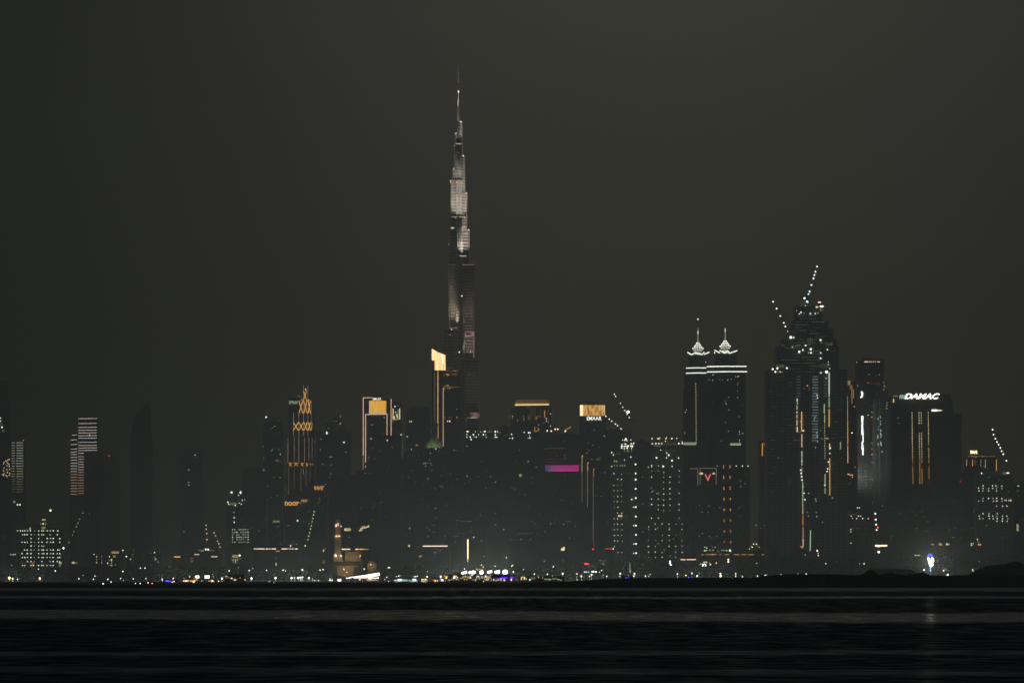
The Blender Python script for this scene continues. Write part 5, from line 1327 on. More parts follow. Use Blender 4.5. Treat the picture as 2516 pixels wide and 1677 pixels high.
pavil("cafe", "low cafe strip of faint green yellow bays right of the floodlights, among dark palms", "cafe", 1276, 1386, 1416, 1430, WF, [(1281, 1419, 2.4, 10, "Y", .7), (1284, 1415.5, 4, 3, "Y", 1.6), (1288.5, 1419.5, 3, 7, "Y", .9), (1293, 1421, 3, 5, "G", .3), (1302, 1423, 3, 4, "Y", 1.2), (1307, 1419, 3, 8, "G", .14), (1313, 1418, 3, 9, "G", .16), (1323, 1417, 3, 4, "Y", .4), (1333, 1418, 3, 5, "Y", .2), (1341, 1422, 8, 4, "G", .14), (1350, 1422.5, 8, 3, "G", .3), (1360, 1421, 6, 4, "G", .16), (1372, 1422.5, 6, 2, "Y", .4), (1366, 1420, 3, 5, "G", .12), (1378, 1424, 5, 2, "A", .3)])
pavil("beach_bar", "low bar with a bright blue light strip, left part of the shore", "bar", 400, 436, 1423, 1431, WF, [(411, 1426, 9, 2.2, "B", 2.2), (418, 1427, 5, 2, "B", 1.2), (427, 1427.5, 5, 2, "P", 1.2), (423, 1430, 2.4, 3, "A", 1.4), (414, 1431, 4, 1.6, "G", .2)])
pavil("restaurant", "shoreline restaurant with a string of warm orange lights below two glaring white boards", "restaurant", 446, 486, 1421, 1432, WF, [(451, 1426, 2.4, 2.4, "A", 1.2), (456.5, 1426, 6, 3, "P", 1.8), (462, 1425.5, 2.4, 2.4, "A", 1.4), (470, 1426, 7, 2.4, "E", 1), (477, 1426, 6, 3, "E", 1.2), (475.5, 1430, 3, 5, "A", 2.2), (483, 1423, 4, 3, "E", .8)])
pavil("restaurant", "small warm lit terrace right of the two glaring white boards", "restaurant", 510, 530, 1423, 1431, WF, [(514, 1426, 4, 2, "E", .7), (521.5, 1426, 4, 4, "A", 1.6), (519, 1425, 3, 2, "E", 1), (525, 1427, 2.4, 3, "E", .6)])
pavil("beach_bar", "dim low bar with violet blue lamp strip below the hoist lamp column", "bar", 1528, 1552, 1415, 1426, WF, [(1541.5, 1418.5, 10, 2.4, "V", .8), (1538, 1418.5, 3, 2, "P", .35)])
pavil("kiosk", "tiny kiosk with a violet lamp below the wide lamp grid block", "kiosk", 1686, 1698, 1415.5, 1425, WF, [(1692.5, 1417.5, 5, 3, "V", .8), (1692, 1417.5, 2, 2, "P", .6)])
pavil("kiosk", "dim little kiosk with yellow lights between the white boards and the mosque", "kiosk", 552, 600, 1412, 1428, WF, [(556, 1414.8, 6, 2, "G", .5), (560, 1418.5, 10, 2, "O", .2), (569, 1419.5, 3.4, 3, "W", .8), (577, 1423.5, 6, 2, "Y", 1), (575, 1422, 2, 3, "G", .3), (590, 1419, 4, 4, "E", .15), (602, 1423, 2.4, 3, "Y", .7)])
for lb, px, py, w, h, Db in [("glaring white lit board on the shore, ragged left one of a pair", 484.5, 1416.5, 10, 7, 7900), ("glaring white rectangular lit board on the shore, right one of a pair", 509, 1416.3, 11.5, 7.2, 7900), ("small bright white lit board beside the mosque portal", 834, 1424, 8, 5, 4500)]:
    ub = K * Db
    p = P(px, py, Db)
    r = thing("light_board", lb, "lit board", (p.x, Db, .9))
    put("box", "lit_face", em("W", 2.4), r, (p.x, Db - 1, p.z), (w * ub, .4, h * ub))
    m = MB()
    m.box(p.x - w * ub / 2 - .2, p.x + w * ub / 2 + .2, Db - .7, Db, p.z - h * ub / 2 - .2, p.z + h * ub / 2 + .2)
    for sx in (-.3, .3):
        m.box(p.x + sx * w * ub - .2, p.x + sx * w * ub + .2, Db - .6, Db - .1, .9, max(1.0, p.z - h * ub / 2 - .2))
    m.build("frame", STEEL, r)
# blue ring mast with a blaze of floodlights
Dg = 8000.0
ug = K * Dg
r = thing("ring_mast", "blue neon ring on a pale blue lit post, wrapped in a blaze of white lamps", "light mast", (GX(2285.5, Dg), Dg, 1))
m = MB()
cx, cz = GX(2285, Dg), P(0, 1366.5, Dg).z
for k in range(20):
    a0, a1 = 2 * math.pi * k / 20, 2 * math.pi * (k + 1) / 20
    m.bar((cx + 5 * ug * math.cos(a0), Dg - 1, cz + 6 * ug * math.sin(a0)), (cx + 5 * ug * math.cos(a1), Dg - 1, cz + 6 * ug * math.sin(a1)), 1.7 * ug)
m.build("ring", em("B", 4.0, True), r)
m = MB()
m.lathe(cx, Dg, [(3.6 * ug, cz - 4.4 * ug), (3.6 * ug, cz + 4.4 * ug)], 10)
m.build("hub", em("B", .30), r)
m = MB()
m.bar(P(2286, 1388, Dg), P(2286.2, 1402.5, Dg), 2.2 * ug)
m.build("post", em("L", 1.8, True), r)
m = MB()
m.bar((cx + .4, Dg + 1.4, .9), (cx + .4, Dg + 1.4, cz), .8)
m.build("mast", STEEL, r)
for x, y, w, h in [(2281, 1372, 5, 7), (2290, 1372, 6, 7), (2283, 1378, 6, 8), (2289, 1379, 8, 9), (2285, 1384, 6, 8), (2293, 1376, 4, 6), (2290, 1386, 6, 7), (2287, 1389, 5, 6)]:
    p = P(x, y, Dg)
    put("ball", "floodlight", em("W" if x < 2291 else "Y", 4, True), r, (p.x, Dg - 2, p.z), (w * ug, 1.6, h * ug))
pavil("hut", "small hut with warm window right of the blue ring mast", "hut", 2314, 2330, 1394, 1405, 8050, [(2318.5, 1400.5, 3, 3, "A", 1.8), (2324, 1398, 8, 5, "Y", .10)])
l = bpy.data.lights.new("ring_light", 'POINT')
l.energy, l.color, l.shadow_soft_size = RINGW, (1, 1, .9), 2.0
o = bpy.data.objects.new("ring_light", l)
C.objects.link(o)
o.parent = r
o.location = (0, -5, P(0, 1378, Dg).z - 1)
# yellow crane beside the floodlights
r = thing("mobile_crane", "small yellow gantry crane rising just behind the brightest shore floodlights", "crane", (GX(1186.5, 8500), 8500, 1))
m = MB()
a8 = 8500.0
m.truss(P(1186.5, 1425, a8), P(1186.5, 1384, a8), 1.6, 1.8, .35)
m.build("mast", YSTEEL, r)
m = MB()
m.truss(P(1170, 1397.5, a8), P(1189, 1397.5, a8), 1.3, 1.6, .35)
m.build("girder", YSTEEL, r)
m = MB()
m.truss(P(1180, 1385, a8), P(1187, 1384.5, a8), 1.2, 1.4, .35)
m.bar(P(1182, 1385, a8), P(1183, 1389, a8), 1.5)
m.build("jib", YSTEEL, r)
for x, y in ((1174, 1399), (1184, 1399), (1182.5, 1387), (1187, 1392), (1171, 1397), (1178, 1397.5), (1200, 1397.5)):
    p = P(x, y, a8)
    if x < 1190:
        put("ball", "lamp", em("Y", .9), r, (p.x, a8 - 1.2, p.z), (1.3, 1.0, 1.5))

# ------------------------------------------------------------------ tower cranes
CRG = "tower cranes on the unfinished buildings"


def crane(label, D, dots, base, size=3.4, code="W", st=3.2, boost=()):
    """a luffing crane: dots from the jib tip down to its foot, base = (px, py) where the mast meets the roof"""
    u = K * D
    tip, foot = P(*dots[0], D), P(*dots[-1], D)
    r = thing("tower_crane", label, "crane", (P(base[0], base[1], D).x, D, P(base[0], base[1], D).z), CRG)
    d = (foot - tip).normalized()
    pivot = foot + d * 3
    m = MB()
    m.truss(P(base[0], base[1], D), pivot + Vector((0, 0, .5)), 2.2, 2.6, .3)
    m.build("mast", STEEL, r)
    m = MB()
    m.truss(pivot, tip - d * 2, 1.5, 2.4, .22)
    m.build("jib", STEEL, r)
    m = MB()
    sx = 1 if d.x > 0 else -1
    m.truss(pivot, pivot + Vector((sx * 9, 0, 1.0)), 1.6, 2.2, .25)
    m.box(pivot.x + sx * 7 - 2, pivot.x + sx * 7 + 2, D - 1, D + 1, pivot.z - 3, pivot.z - .2)
    m.bar(pivot + Vector((sx * 3, 0, 0)), pivot + Vector((sx * 1.5, 0, 9)), .5)
    m.bar(pivot + Vector((sx * 1.5, 0, 9)), tip + (pivot - tip) * .25, .2)
    m.build("counter_jib", STEEL, r)
    m = MB()
    m.box(pivot.x - 1, pivot.x + 1, D - 2.6, D - 1, pivot.z, pivot.z + 2.4)
    m.build("cab", [WHITE], r)
    for i, (x, y) in enumerate(dots):
        p = P(x, y, D)
        w = size * (1.25 if i in boost else 1)
        put("ball", "lamp", em(code, st * .6), r, (p.x, D - 1.6, p.z), (w * u * .85, w * u * .85, w * u * .85))
    return r


crane("crane steeply pointing up right from the summit of the great unfinished tower", 9330, [(2007.5, 655), (2003.5, 667.5), (2001, 675.5), (1998.5, 684), (1993.5, 700), (1989, 716), (1986.5, 722.5)], (1980, 752), 4.4, "C", 3.6)
crane("crane leaning up left from the upper left shoulder of the great unfinished tower", 9330, [(1899.5, 741), (1908, 758), (1917, 776), (1925.5, 793), (1929.5, 802), (1936, 813.5)], (1943, 832), 4.2, "W", 3.4)
crane("shorter crane with one dazzling lamp, high above the gold lattice roof box", 10260, [(1509.5, 968), (1513, 973.5), (1524, 990.5), (1530, 1000), (1535, 1008), (1541, 1017), (1546, 1025)], (1550, 1094), 3.0, "W", 2.8)
p = P(1543, 1011.5, 10260)
put("ball", "lamp", em("W", 6), bpy.data.objects["tower_crane.002"], (p.x, 10258, p.z), (3.6, 3.6, 3.6))
crane("crane reaching far left to the corner of the gold lattice roof box", 10230, [(1488.5, 1022), (1497, 1029), (1503, 1034), (1512, 1041), (1517.5, 1045), (1526, 1052.5)], (1540, 1094), 3.3, "W", 3.0)
crane("crane leaning up left at far right, eight even white lamps", 9740, [(2438.5, 1055), (2441, 1067), (2445.5, 1077), (2449.5, 1085), (2453.5, 1092), (2457.5, 1099.5), (2461, 1107.5), (2465, 1115), (2472.5, 1131)], (2474, 1166), 4.0, "W", 3.4)
crane("nearly upright crane with ten closely spaced lamps below the long orange edged tower", 9420, [(2072, 1158.5), (2071, 1168.5), (2070, 1178.5), (2069, 1186), (2068.5, 1193), (2067.5, 1200.5), (2066.5, 1208), (2066, 1215), (2065, 1223), (2064, 1230), (2063.5, 1237.5)], (2066, 1262), 4.0, "W", 3.4)
crane("low faint crane leaning up right, just right of the gridded hotel", 9200, [(204, 1260), (196, 1274.5), (192, 1284), (188, 1293), (182, 1305), (178, 1314), (170, 1331)], (166, 1400), 2.6, "A", 1.0)
crane("short upright crane of four lamps near the pair of bright roof lamps", 9600, [(506.5, 1289.5), (507, 1299), (508, 1309.5), (508.5, 1325)], (509, 1400), 2.8, "A", 2.4)
crane("short crane of five lamps leaning up left beside the upright four lamp crane", 9620, [(526, 1308), (529.5, 1315), (534.5, 1328.5), (538, 1335), (541, 1342.5)], (543, 1400), 2.8, "A", 2.4)
crane("long crane leaning up right below the red orange lower case sign, ten yellowish lamps", 9300, [(772, 1256), (770.5, 1264), (769, 1273), (767, 1281), (765, 1291), (763, 1298.5), (761, 1308), (758.5, 1316), (757, 1324.5), (750.5, 1339.5)], (748, 1400), 3.0, "Y", 2.0)
r = crane("slim crane with white lamps, one red lamp and a glowing pinkish arm at its foot", 9150, [(2150.5, 1261), (2151.5, 1275.5), (2152.5, 1288), (2154, 1301)], (2158, 1400), 4.6, "W", 3.6)
for x, y, w, h, c, g in [(2156.5, 1295, 3.6, 3.6, "R", 3), (2153, 1339.5, 6, 4.5, "A", 3.4), (2159, 1340.5, 5, 5, "A", 3.4), (2171, 1339.5, 17, 3.6, "P", 2.6), (2159, 1355, 5, 5, "W", 3.6)]:
    p = P(x, y, 9150)
    put("ball" if w < 8 else "box", "lamp", em(c, g), r, (p.x, 9147.5, p.z), (w * K * 9150, 1.4, h * K * 9150))

# ------------------------------------------------------------------ orphan windows go to the frontmost building that covers them
for px, py, w, c, g in ORPH:
    best = None
    for b_ in BLD:
        for i, (a, q, top) in enumerate(b_.tiers):
            bot = b_.tiers[i - 1][2] if i else 1425
            if a + 1 < px < q - 1 and top + 1 < py < bot and (best is None or b_.D < best.D):
                best = b_
    if best:
        best.dot(px, py, w, w, c, g)

# ------------------------------------------------------------------ street lamps
LAMPS = [(23, 1419, 7, "Y"), (31, 1420.5, 4, "W"), (43, 1421.5, 2.6, "W"), (98, 1420, 5.5, "A"), (136, 1401.5, 3.6, "W"), (94, 1397, 2.6, "W"), (29, 1388, 2, "W"), (194, 1420.5, 3.2, "W"), (204, 1412.5, 2, "Y"), (233.5, 1414, 2.6, "W"), (229.5, 1422, 3.6, "A"), (253.5, 1433, 3.6, "W"), (265, 1422, 3.6, "W"), (273, 1428.5, 3, "W"), (296.5, 1420, 3, "W"), (303, 1425, 2, "W"), (302, 1402.5, 3.6, "W"), (302, 1351, 3, "W"), (310.5, 1366, 3.8, "W"), (156, 1345.5, 5, "W"), (124, 1253, 5.5, "A"),
         (327.5, 1421, 3, "W"), (333, 1432, 2.8, "W"), (344.5, 1432, 3, "W"), (345, 1394.5, 3, "C"), (356, 1394.5, 3.6, "C"), (358.5, 1420.5, 2.8, "W"), (364, 1430.5, 3.5, "P"), (374, 1432, 2.5, "P"), (380, 1356.5, 2.6, "W"), (399, 1422.5, 4.2, "W"), (426, 1421.5, 5, "A"), (452, 1419.5, 2.8, "W"), (459.5, 1420.5, 3.6, "A"), (466, 1416, 2.6, "W"), (466, 1423, 2.6, "P"), (477, 1421, 4, "W"), (496, 1426, 2, "W"), (523, 1410, 2, "W"), (537, 1426.5, 3, "Y"), (545.5, 1420.5, 4.6, "W"), (618, 1420, 5, "W"), (612.5, 1400.5, 3.6, "W"), (621, 1395.5, 2.2, "W"), (563, 1401, 3.6, "W"), (585.5, 1393, 1.8, "W"),
         (655, 1400, 3.2, "W"), (695.5, 1399.5, 3.8, "W"), (701.5, 1401, 3, "Y"), (743, 1399, 4.2, "W"), (786.5, 1399.5, 3.6, "W"), (794, 1398, 3.6, "W"), (677, 1419, 5.2, "W"), (716.5, 1419, 5.4, "W"), (723, 1418.5, 2.6, "W"), (732.5, 1419, 5, "W"), (738, 1418, 4, "P"), (743, 1417, 4.2, "P"), (759, 1419, 4.8, "W"), (661, 1427.5, 2.2, "A"), (673, 1430, 2, "A"), (773.5, 1425, 2.6, "A"), (782, 1425, 2.8, "A"), (811, 1424, 4, "A"), (816, 1424, 3, "A"), (852, 1419, 3.6, "W"), (845, 1397.5, 3.6, "W"), (852, 1405, 3, "W"), (895, 1397, 3.8, "W"), (954, 1393.5, 3, "W"), (957.5, 1393.5, 3, "W"), (750, 1339.5, 3, "Y"), (950.5, 1417, 2.6, "W"), (945.5, 1422.5, 2.4, "W"), (955, 1427, 2.4, "W"), (768, 1421, 2, "W"), (754.5, 1406, 1.8, "W"),
         (974, 1415.5, 2.6, "A"), (980, 1414, 3.8, "A"), (985, 1413, 2, "A"), (1018, 1415.5, 2.6, "A"), (1022, 1415, 3.2, "A"), (1026, 1414.5, 2.8, "A"), (1049.5, 1416, 4.4, "A"), (1050, 1403, 2.2, "W"), (1083, 1415.5, 4.4, "W"), (1087, 1424, 5, "A"), (1108, 1414, 6, "W"), (1131.5, 1413, 2.2, "W"), (1132.5, 1419, 2.8, "W"), (1141.5, 1396.5, 3.2, "W"), (1159, 1412, 3.6, "W"), (1261.5, 1404, 4.6, "A"), (1246.5, 1411, 3.8, "Y"), (1216.5, 1390, 3, "W"), (1257.5, 1389.5, 3.2, "W"), (1260, 1387.5, 2.6, "W"), (1244.5, 1369, 3.2, "W"), (1188, 1427, 2.4, "W"), (1216, 1415.5, 2.6, "A"), (1225, 1416, 2.6, "A"), (1229, 1415.5, 2.6, "A"), (1248, 1416, 2.8, "W"),
         (1286, 1398, 2.6, "C"), (1313, 1409, 3.2, "W"), (1322.5, 1415, 3.6, "Y"), (1345, 1409.5, 3.4, "A"), (1357, 1415, 4.2, "A"), (1382.5, 1408.5, 4.4, "A"), (1359.5, 1391, 3.6, "W"), (1337.5, 1377.5, 1.8, "W"), (1417.5, 1408.5, 3.4, "A"), (1428.5, 1414.5, 4, "A"), (1448.5, 1414.5, 3.8, "A"), (1453.5, 1410.5, 4.2, "A"), (1436, 1404, 3.6, "C"), (1440.5, 1404, 3.6, "C"), (1445, 1404.5, 2.6, "C"), (1453.5, 1403, 3, "W"), (1458, 1403.5, 5, "C"), (1464.5, 1403.5, 4.4, "C"), (1473, 1404.5, 2.8, "G"), (1478.5, 1400, 3, "C"), (1491, 1414.5, 3.6, "A"), (1482, 1411.5, 1.8, "W"), (1524, 1408, 4, "Y"), (1521, 1414.5, 2.2, "W"), (1544, 1414, 3.8, "A"), (1548, 1403.5, 3.6, "C"), (1557, 1414, 3.6, "A"), (1559, 1408, 4, "A"), (1586, 1414, 3.6, "W"), (1594, 1414, 2.2, "W"), (1597.5, 1409.5, 2.4, "W"),
         (1646.5, 1378, 4.6, "C"), (1646, 1382.5, 4.2, "C"), (1648, 1386.5, 4.4, "C"), (1664.5, 1408.5, 3.8, "W"), (1685.5, 1413.5, 4.4, "Y"), (1700, 1407, 3.2, "W"), (1713, 1414, 4.2, "W"), (1770, 1408, 4, "W"), (1770.5, 1414, 5.4, "Y"), (1807.5, 1408.5, 3.6, "A"), (1807.5, 1414, 3.6, "A"), (1824, 1415.5, 3.2, "A"), (1861, 1414, 3.6, "A"), (1880, 1412, 2.6, "C"), (1883.5, 1411.5, 2.4, "C"), (1919, 1411, 3, "C"), (1745.5, 1386, 3.6, "A"), (1789.5, 1373.5, 4.2, "Y"), (1789.5, 1379, 5, "P"), (1760.5, 1382, 3, "P"), (1758, 1382, 2.2, "P"), (1744, 1382, 2, "W"), (1859, 1383, 2.4, "Y"),
         (1981, 1409, 3.6, "W"), (2029, 1383.5, 3, "G"), (2123, 1384, 3.2, "G"), (2112, 1384, 2, "W"), (1960, 1409, 2.2, "W"), (2008, 1352, 4, "W"), (2010, 1358, 2.6, "P"), (2010.5, 1363.5, 2.8, "W"), (2270, 1399, 4, "W"), (2328.5, 1411.5, 5, "W"), (2406, 1378, 3.2, "C"), (2390, 1398.5, 3.4, "W"), (2391, 1402, 2.4, "W"), (2249, 1363.3, 2.6, "Y"), (2254, 1363, 2.2, "Y"), (2258, 1363, 2.6, "Y"), (1978.5, 1362, 2.2, "G")]
LANDMARK = [(22, "the narrow striped tower"), (95, "the gridded hotel"), (215, "the broad striped tower"), (262, "the villa with a glowing roof room"), (347, "the sail tipped tower"), (425, "the blue lit bar"), (496, "the two white boards"), (580, "the twin crowned tower"), (660, "the broken roof line"), (740, "the orange braced tower"), (845, "the lit mosque"), (905, "the swept white tent"), (985, "the cyan shed"), (1065, "the slanted bright crown"), (1120, "the needle tower"), (1200, "the floodlights"), (1255, "the violet kiosk"), (1330, "the palms"), (1380, "the magenta screen"), (1457, "the club house"), (1545, "the hoist lamp column"), (1640, "the wide lamp grid block"), (1712, "the twin spires"), (1790, "the red letter"), (1860, "the dotted pyramid roof"), (1975, "the great unfinished tower"), (2120, "the ribbed tower"), (2258, "the blue ring mast"), (2395, "the far right dune")]
ORD = ["first", "second", "third", "fourth", "fifth", "sixth", "seventh", "eighth", "ninth", "tenth", "eleventh", "twelfth", "thirteenth", "fourteenth"]
CNAME = dict(W="white", Y="yellow", A="warm white", P="pinkish", C="cool white", G="greenish", O="orange")


def sizename(s, y):
    a = "tiny" if s < 2.5 else ("small" if s < 3.4 else ("bright" if s < 4.5 else "glaring"))
    return a


sets = {}
for i, (x, y, s, c) in enumerate(LAMPS):
    lm = min(LANDMARK, key=lambda q: abs(q[0] - x))[1]
    hi = "high" if y < 1392 else ("inland" if y < 1406 else "shore")
    sets.setdefault((sizename(s, y), CNAME[c], hi, lm), []).append(i)
lamp_label = {}
for (sz, cn, hi, lm), ids in sets.items():
    ids.sort(key=lambda i: LAMPS[i][0])
    for k, i in enumerate(ids):
        if len(ids) == 1:
            lamp_label[i] = "%s %s %s lamp below %s" % (sz, cn, hi, lm)
        else:
            lamp_label[i] = "%s %s %s lamp, %s from left below %s" % (sz, cn, hi, ORD[k], lm)
for i, (x, y, s, c) in enumerate(LAMPS):
    Dl = 6400 if y > 1406 else (8450 if y > 1392 else 8650)
    if y < 1380:
        Dl = 8900
    if y > 1421:
        Dl = min(Dl, max(3060, 2.0 / ((y - 1418) * K)))
    u = K * Dl
    p = P(x, y, Dl)
    r = thing("street_lamp", lamp_label[i], "street lamp", (p.x, Dl, 0.9), "street lamps along the shore")
    h = max(p.z - .9, 1.5)
    put("pole", "pole", STEEL, r, (p.x, Dl + .6, .9), (.3, .3, h))
    put("box", "arm", STEEL, r, (p.x, Dl + .1, .9 + h + s * u * .55), (.3, 1.4, .2))
    put("ball", "lamp_head", em(c, 1.1 if s < 2.5 else (1.7 if s < 4 else 3.0), s > 4.4), r, (p.x, Dl - .5, p.z), (s * u * .85, s * u * .8, s * u * .88))
    if s >= 4.0 and y > 1406:
        l = bpy.data.lights.new("lamp_light", 'POINT')
        l.energy, l.color, l.shadow_soft_size = CITYW, CITYC, .6
        o = bpy.data.objects.new("lamp_light", l)
        C.objects.link(o)
        o.parent = r
        o.location = (0, -2.2, p.z - .9)
# the high mast floodlights
FLG = "high mast floodlights on the shore"
FLOODS = [(1137, 1406.5, 6, 5, "leftmost, smallest"), (1143.5, 1404.5, 7.5, 6, "second from the left"), (1155, 1405.5, 6, 5, "third from the left"), (1163.5, 1404.5, 10, 7, "fourth from the left, broad"), (1183, 1405, 9, 9, "beside the yellow crane"), (1201, 1404.5, 6, 5.5, "left half of the close pair right of the yellow crane"), (1206, 1403, 5, 5.5, "right half of the close pair right of the yellow crane"), (1219.5, 1404.5, 8, 7, "twin headed, second from the right"), (1225, 1403.5, 6, 7, "twin headed, just left of the largest"), (1241, 1404, 12.5, 10, "largest and rightmost")]
for x, y, w, h, lb in FLOODS:
    Dl = 8380.0
    u = K * Dl
    p = P(x, y, Dl)
    r = thing("floodlight_mast", "blazing white shore floodlight, " + lb, "floodlight", (p.x, Dl, .9), FLG)
    put("pole", "pole", STEEL, r, (p.x, Dl + 1.2, .9), (.6, .6, p.z - .9))
    m = MB()
    m.box(p.x - w * u * .5, p.x + w * u * .5, Dl + .3, Dl + .8, p.z - h * u * .5, p.z + h * u * .5)
    m.build("head_frame", STEEL, r)
    put("ball", "lamp_head", em("W", 7, True), r, (p.x, Dl - .6, p.z), (w * u, 1.6, h * u))
    l = bpy.data.lights.new("floodlight_beam", 'POINT')
    l.energy, l.color, l.shadow_soft_size = FLOODW * w, (.9, 1, .93), 1.2
    o = bpy.data.objects.new("floodlight_beam", l)
    C.objects.link(o)
    o.parent = r
    o.location = (0, -2.4, p.z - .9)
# thin green lit flag pole
r = thing("flagpole", "thin flagpole washed by pale green light, above the violet lit low bar", "flagpole", (GX(1548, 8250), 8250, .9))
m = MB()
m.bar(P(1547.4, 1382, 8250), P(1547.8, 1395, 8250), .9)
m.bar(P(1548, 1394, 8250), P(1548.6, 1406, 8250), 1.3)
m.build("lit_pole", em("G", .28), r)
m = MB()
m.bar((GX(1548.3, 8250), 8251, .9), P(1548.6, 1400, 8251), .4)
m.build("pole", STEEL, r)
# ------------------------------------------------------------------ ground, sea, sand
b = MB()
b.add([(-15700, -2800, 0), (15700, -2800, 0), (15700, 2970, 0), (-15700, 2970, 0)], [(0, 1, 2, 3)])


def water_mat():
    m, nt, out = new_mat("sea_water")
    N = nt.nodes.new
    g = N("ShaderNodeNewGeometry")
    p = N("ShaderNodeBsdfPrincipled")
    p.inputs["Base Color"].default_value = (.002, .007, .016, 1)
    p.inputs["IOR"].default_value = 1.33
    p.inputs["Specular IOR Level"].default_value = W_SPEC
    # calm slicks: very long streaks parallel to the shore
    sep = N("ShaderNodeSeparateXYZ")
    nt.links.new(g.outputs["Position"], sep.inputs[0])
    # distance warped to 1000/y so that the streaks stay even in angle
    inv = N("ShaderNodeMath")
    inv.operation = 'DIVIDE'
    inv.inputs[0].default_value = EYE / K
    mx = N("ShaderNodeMath")
    mx.operation = 'MAXIMUM'
    mx.inputs[1].default_value = 60
    nt.links.new(sep.outputs["Y"], mx.inputs[0])
    nt.links.new(mx.outputs[0], inv.inputs[1])        # rows below the horizon

    def slick(row, half, wob, seed, gain):
        n = N("ShaderNodeTexNoise")
        n.noise_dimensions = '3D'
        n.inputs["Scale"].default_value = 1
        n.inputs["Detail"].default_value = 3
        mp = N("ShaderNodeMapping")
        mp.inputs["Scale"].default_value = (.011, .0006, 1)
        mp.inputs["Location"].default_value = (seed, seed * 2.3, seed)
        nt.links.new(g.outputs["Position"], mp.inputs["Vector"])
        nt.links.new(mp.outputs[0], n.inputs["Vector"])
        a = N("ShaderNodeMath"); a.operation = 'MULTIPLY_ADD'
        a.inputs[1].default_value = wob
        a.inputs[2].default_value = -row - wob / 2
        nt.links.new(n.outputs["Fac"], a.inputs[0])
        s = N("ShaderNodeMath"); s.operation = 'ADD'
        nt.links.new(a.outputs[0], s.inputs[0])
        nt.links.new(inv.outputs[0], s.inputs[1])
        ab = N("ShaderNodeMath"); ab.operation = 'ABSOLUTE'
        nt.links.new(s.outputs[0], ab.inputs[0])
        mr = N("ShaderNodeMapRange")
        mr.interpolation_type = 'SMOOTHSTEP'
        mr.inputs["From Min"].default_value = half * .55
        mr.inputs["From Max"].default_value = half * 1.35
        mr.inputs["To Min"].default_value = gain
        mr.inputs["To Max"].default_value = 0
        nt.links.new(ab.outputs[0], mr.inputs["Value"])
        return mr.outputs[0]
    tot = None
    for a in SLICKS:
        s = slick(*a)
        if tot is None:
            tot = s
        else:
            q = N("ShaderNodeMath"); q.operation = 'MAXIMUM'
            nt.links.new(tot, q.inputs[0]); nt.links.new(s, q.inputs[1])
            tot = q.outputs[0]
    # broken streaks over everything
    n2 = N("ShaderNodeTexNoise")
    n2.inputs["Scale"].default_value = 1
    n2.inputs["Detail"].default_value = 6
    n2.inputs["Roughness"].default_value = .65
    cb = N("ShaderNodeCombineXYZ")
    xs = N("ShaderNodeMath"); xs.operation = 'MULTIPLY'; xs.inputs[1].default_value = .34
    nt.links.new(sep.outputs["X"], xs.inputs[0])
    ysn = N("ShaderNodeMath"); ysn.operation = 'MULTIPLY'; ysn.inputs[1].default_value = .28
    nt.links.new(inv.outputs[0], ysn.inputs[0])
    nt.links.new(xs.outputs[0], cb.inputs[0]); nt.links.new(ysn.outputs[0], cb.inputs[1])
    nt.links.new(cb.outputs[0], n2.inputs["Vector"])
    mr2 = N("ShaderNodeMapRange")
    mr2.inputs["From Min"].default_value, mr2.inputs["From Max"].default_value = .46, .66
    mr2.inputs["To Min"].default_value, mr2.inputs["To Max"].default_value = 0, W_STREAK
    nt.links.new(n2.outputs["Fac"], mr2.inputs["Value"])
    br = N("ShaderNodeMapRange")
    br.inputs["From Min"].default_value, br.inputs["From Max"].default_value = .3, .7
    br.inputs["To Min"].default_value, br.inputs["To Max"].default_value = .35, 1.5
    nt.links.new(n2.outputs["Fac"], br.inputs["Value"])
    tm = N("ShaderNodeMath"); tm.operation = 'MULTIPLY'
    nt.links.new(tot, tm.inputs[0]); nt.links.new(br.outputs[0], tm.inputs[1])
    ad = N("ShaderNodeMath"); ad.operation = 'ADD'; ad.use_clamp = True
    nt.links.new(tm.outputs[0], ad.inputs[0]); nt.links.new(mr2.outputs[0], ad.inputs[1])
    rg = N("ShaderNodeMapRange")
    rg.inputs["To Min"].default_value, rg.inputs["To Max"].default_value = W_ROUGH, W_SLICK
    nt.links.new(ad.outputs[0], rg.inputs["Value"])
    nt.links.new(rg.outputs[0], p.inputs["Roughness"])
    io = N("ShaderNodeMapRange")
    io.inputs["To Min"].default_value, io.inputs["To Max"].default_value = W_IOR, 1.24
    nt.links.new(ad.outputs[0], io.inputs["Value"])
    nt.links.new(io.outputs[0], p.inputs["IOR"])
    # wave shape
    n3 = N("ShaderNodeTexNoise")
    n3.inputs["Scale"].default_value = 1
    n3.inputs["Detail"].default_value = 4
    mp3 = N("ShaderNodeMapping")
    mp3.inputs["Scale"].default_value = (.12, .07, .1)
    nt.links.new(g.outputs["Position"], mp3.inputs["Vector"]); nt.links.new(mp3.outputs[0], n3.inputs["Vector"])
    bp = N("ShaderNodeBump")
    bp.inputs["Distance"].default_value = 1.0
    st = N("ShaderNodeMapRange")
    st.inputs["To Min"].default_value, st.inputs["To Max"].default_value = W_BUMP, .02
    nt.links.new(ad.outputs[0], st.inputs["Value"])
    nt.links.new(st.outputs[0], bp.inputs["Strength"])
    nt.links.new(n3.outputs["Fac"], bp.inputs["Height"])
    nt.links.new(bp.outputs["Normal"], p.inputs["Normal"])
    nt.links.new(p.outputs[0], out.inputs["Surface"])
    return m


w = structure(b.build("water", water_mat()))
b = MB()
b.add([(-15700, 2955, .9), (15700, 2955, .9), (15700, 15200, .9), (-15700, 15200, .9)], [(0, 1, 2, 3)])
structure(b.build("ground", EARTH))


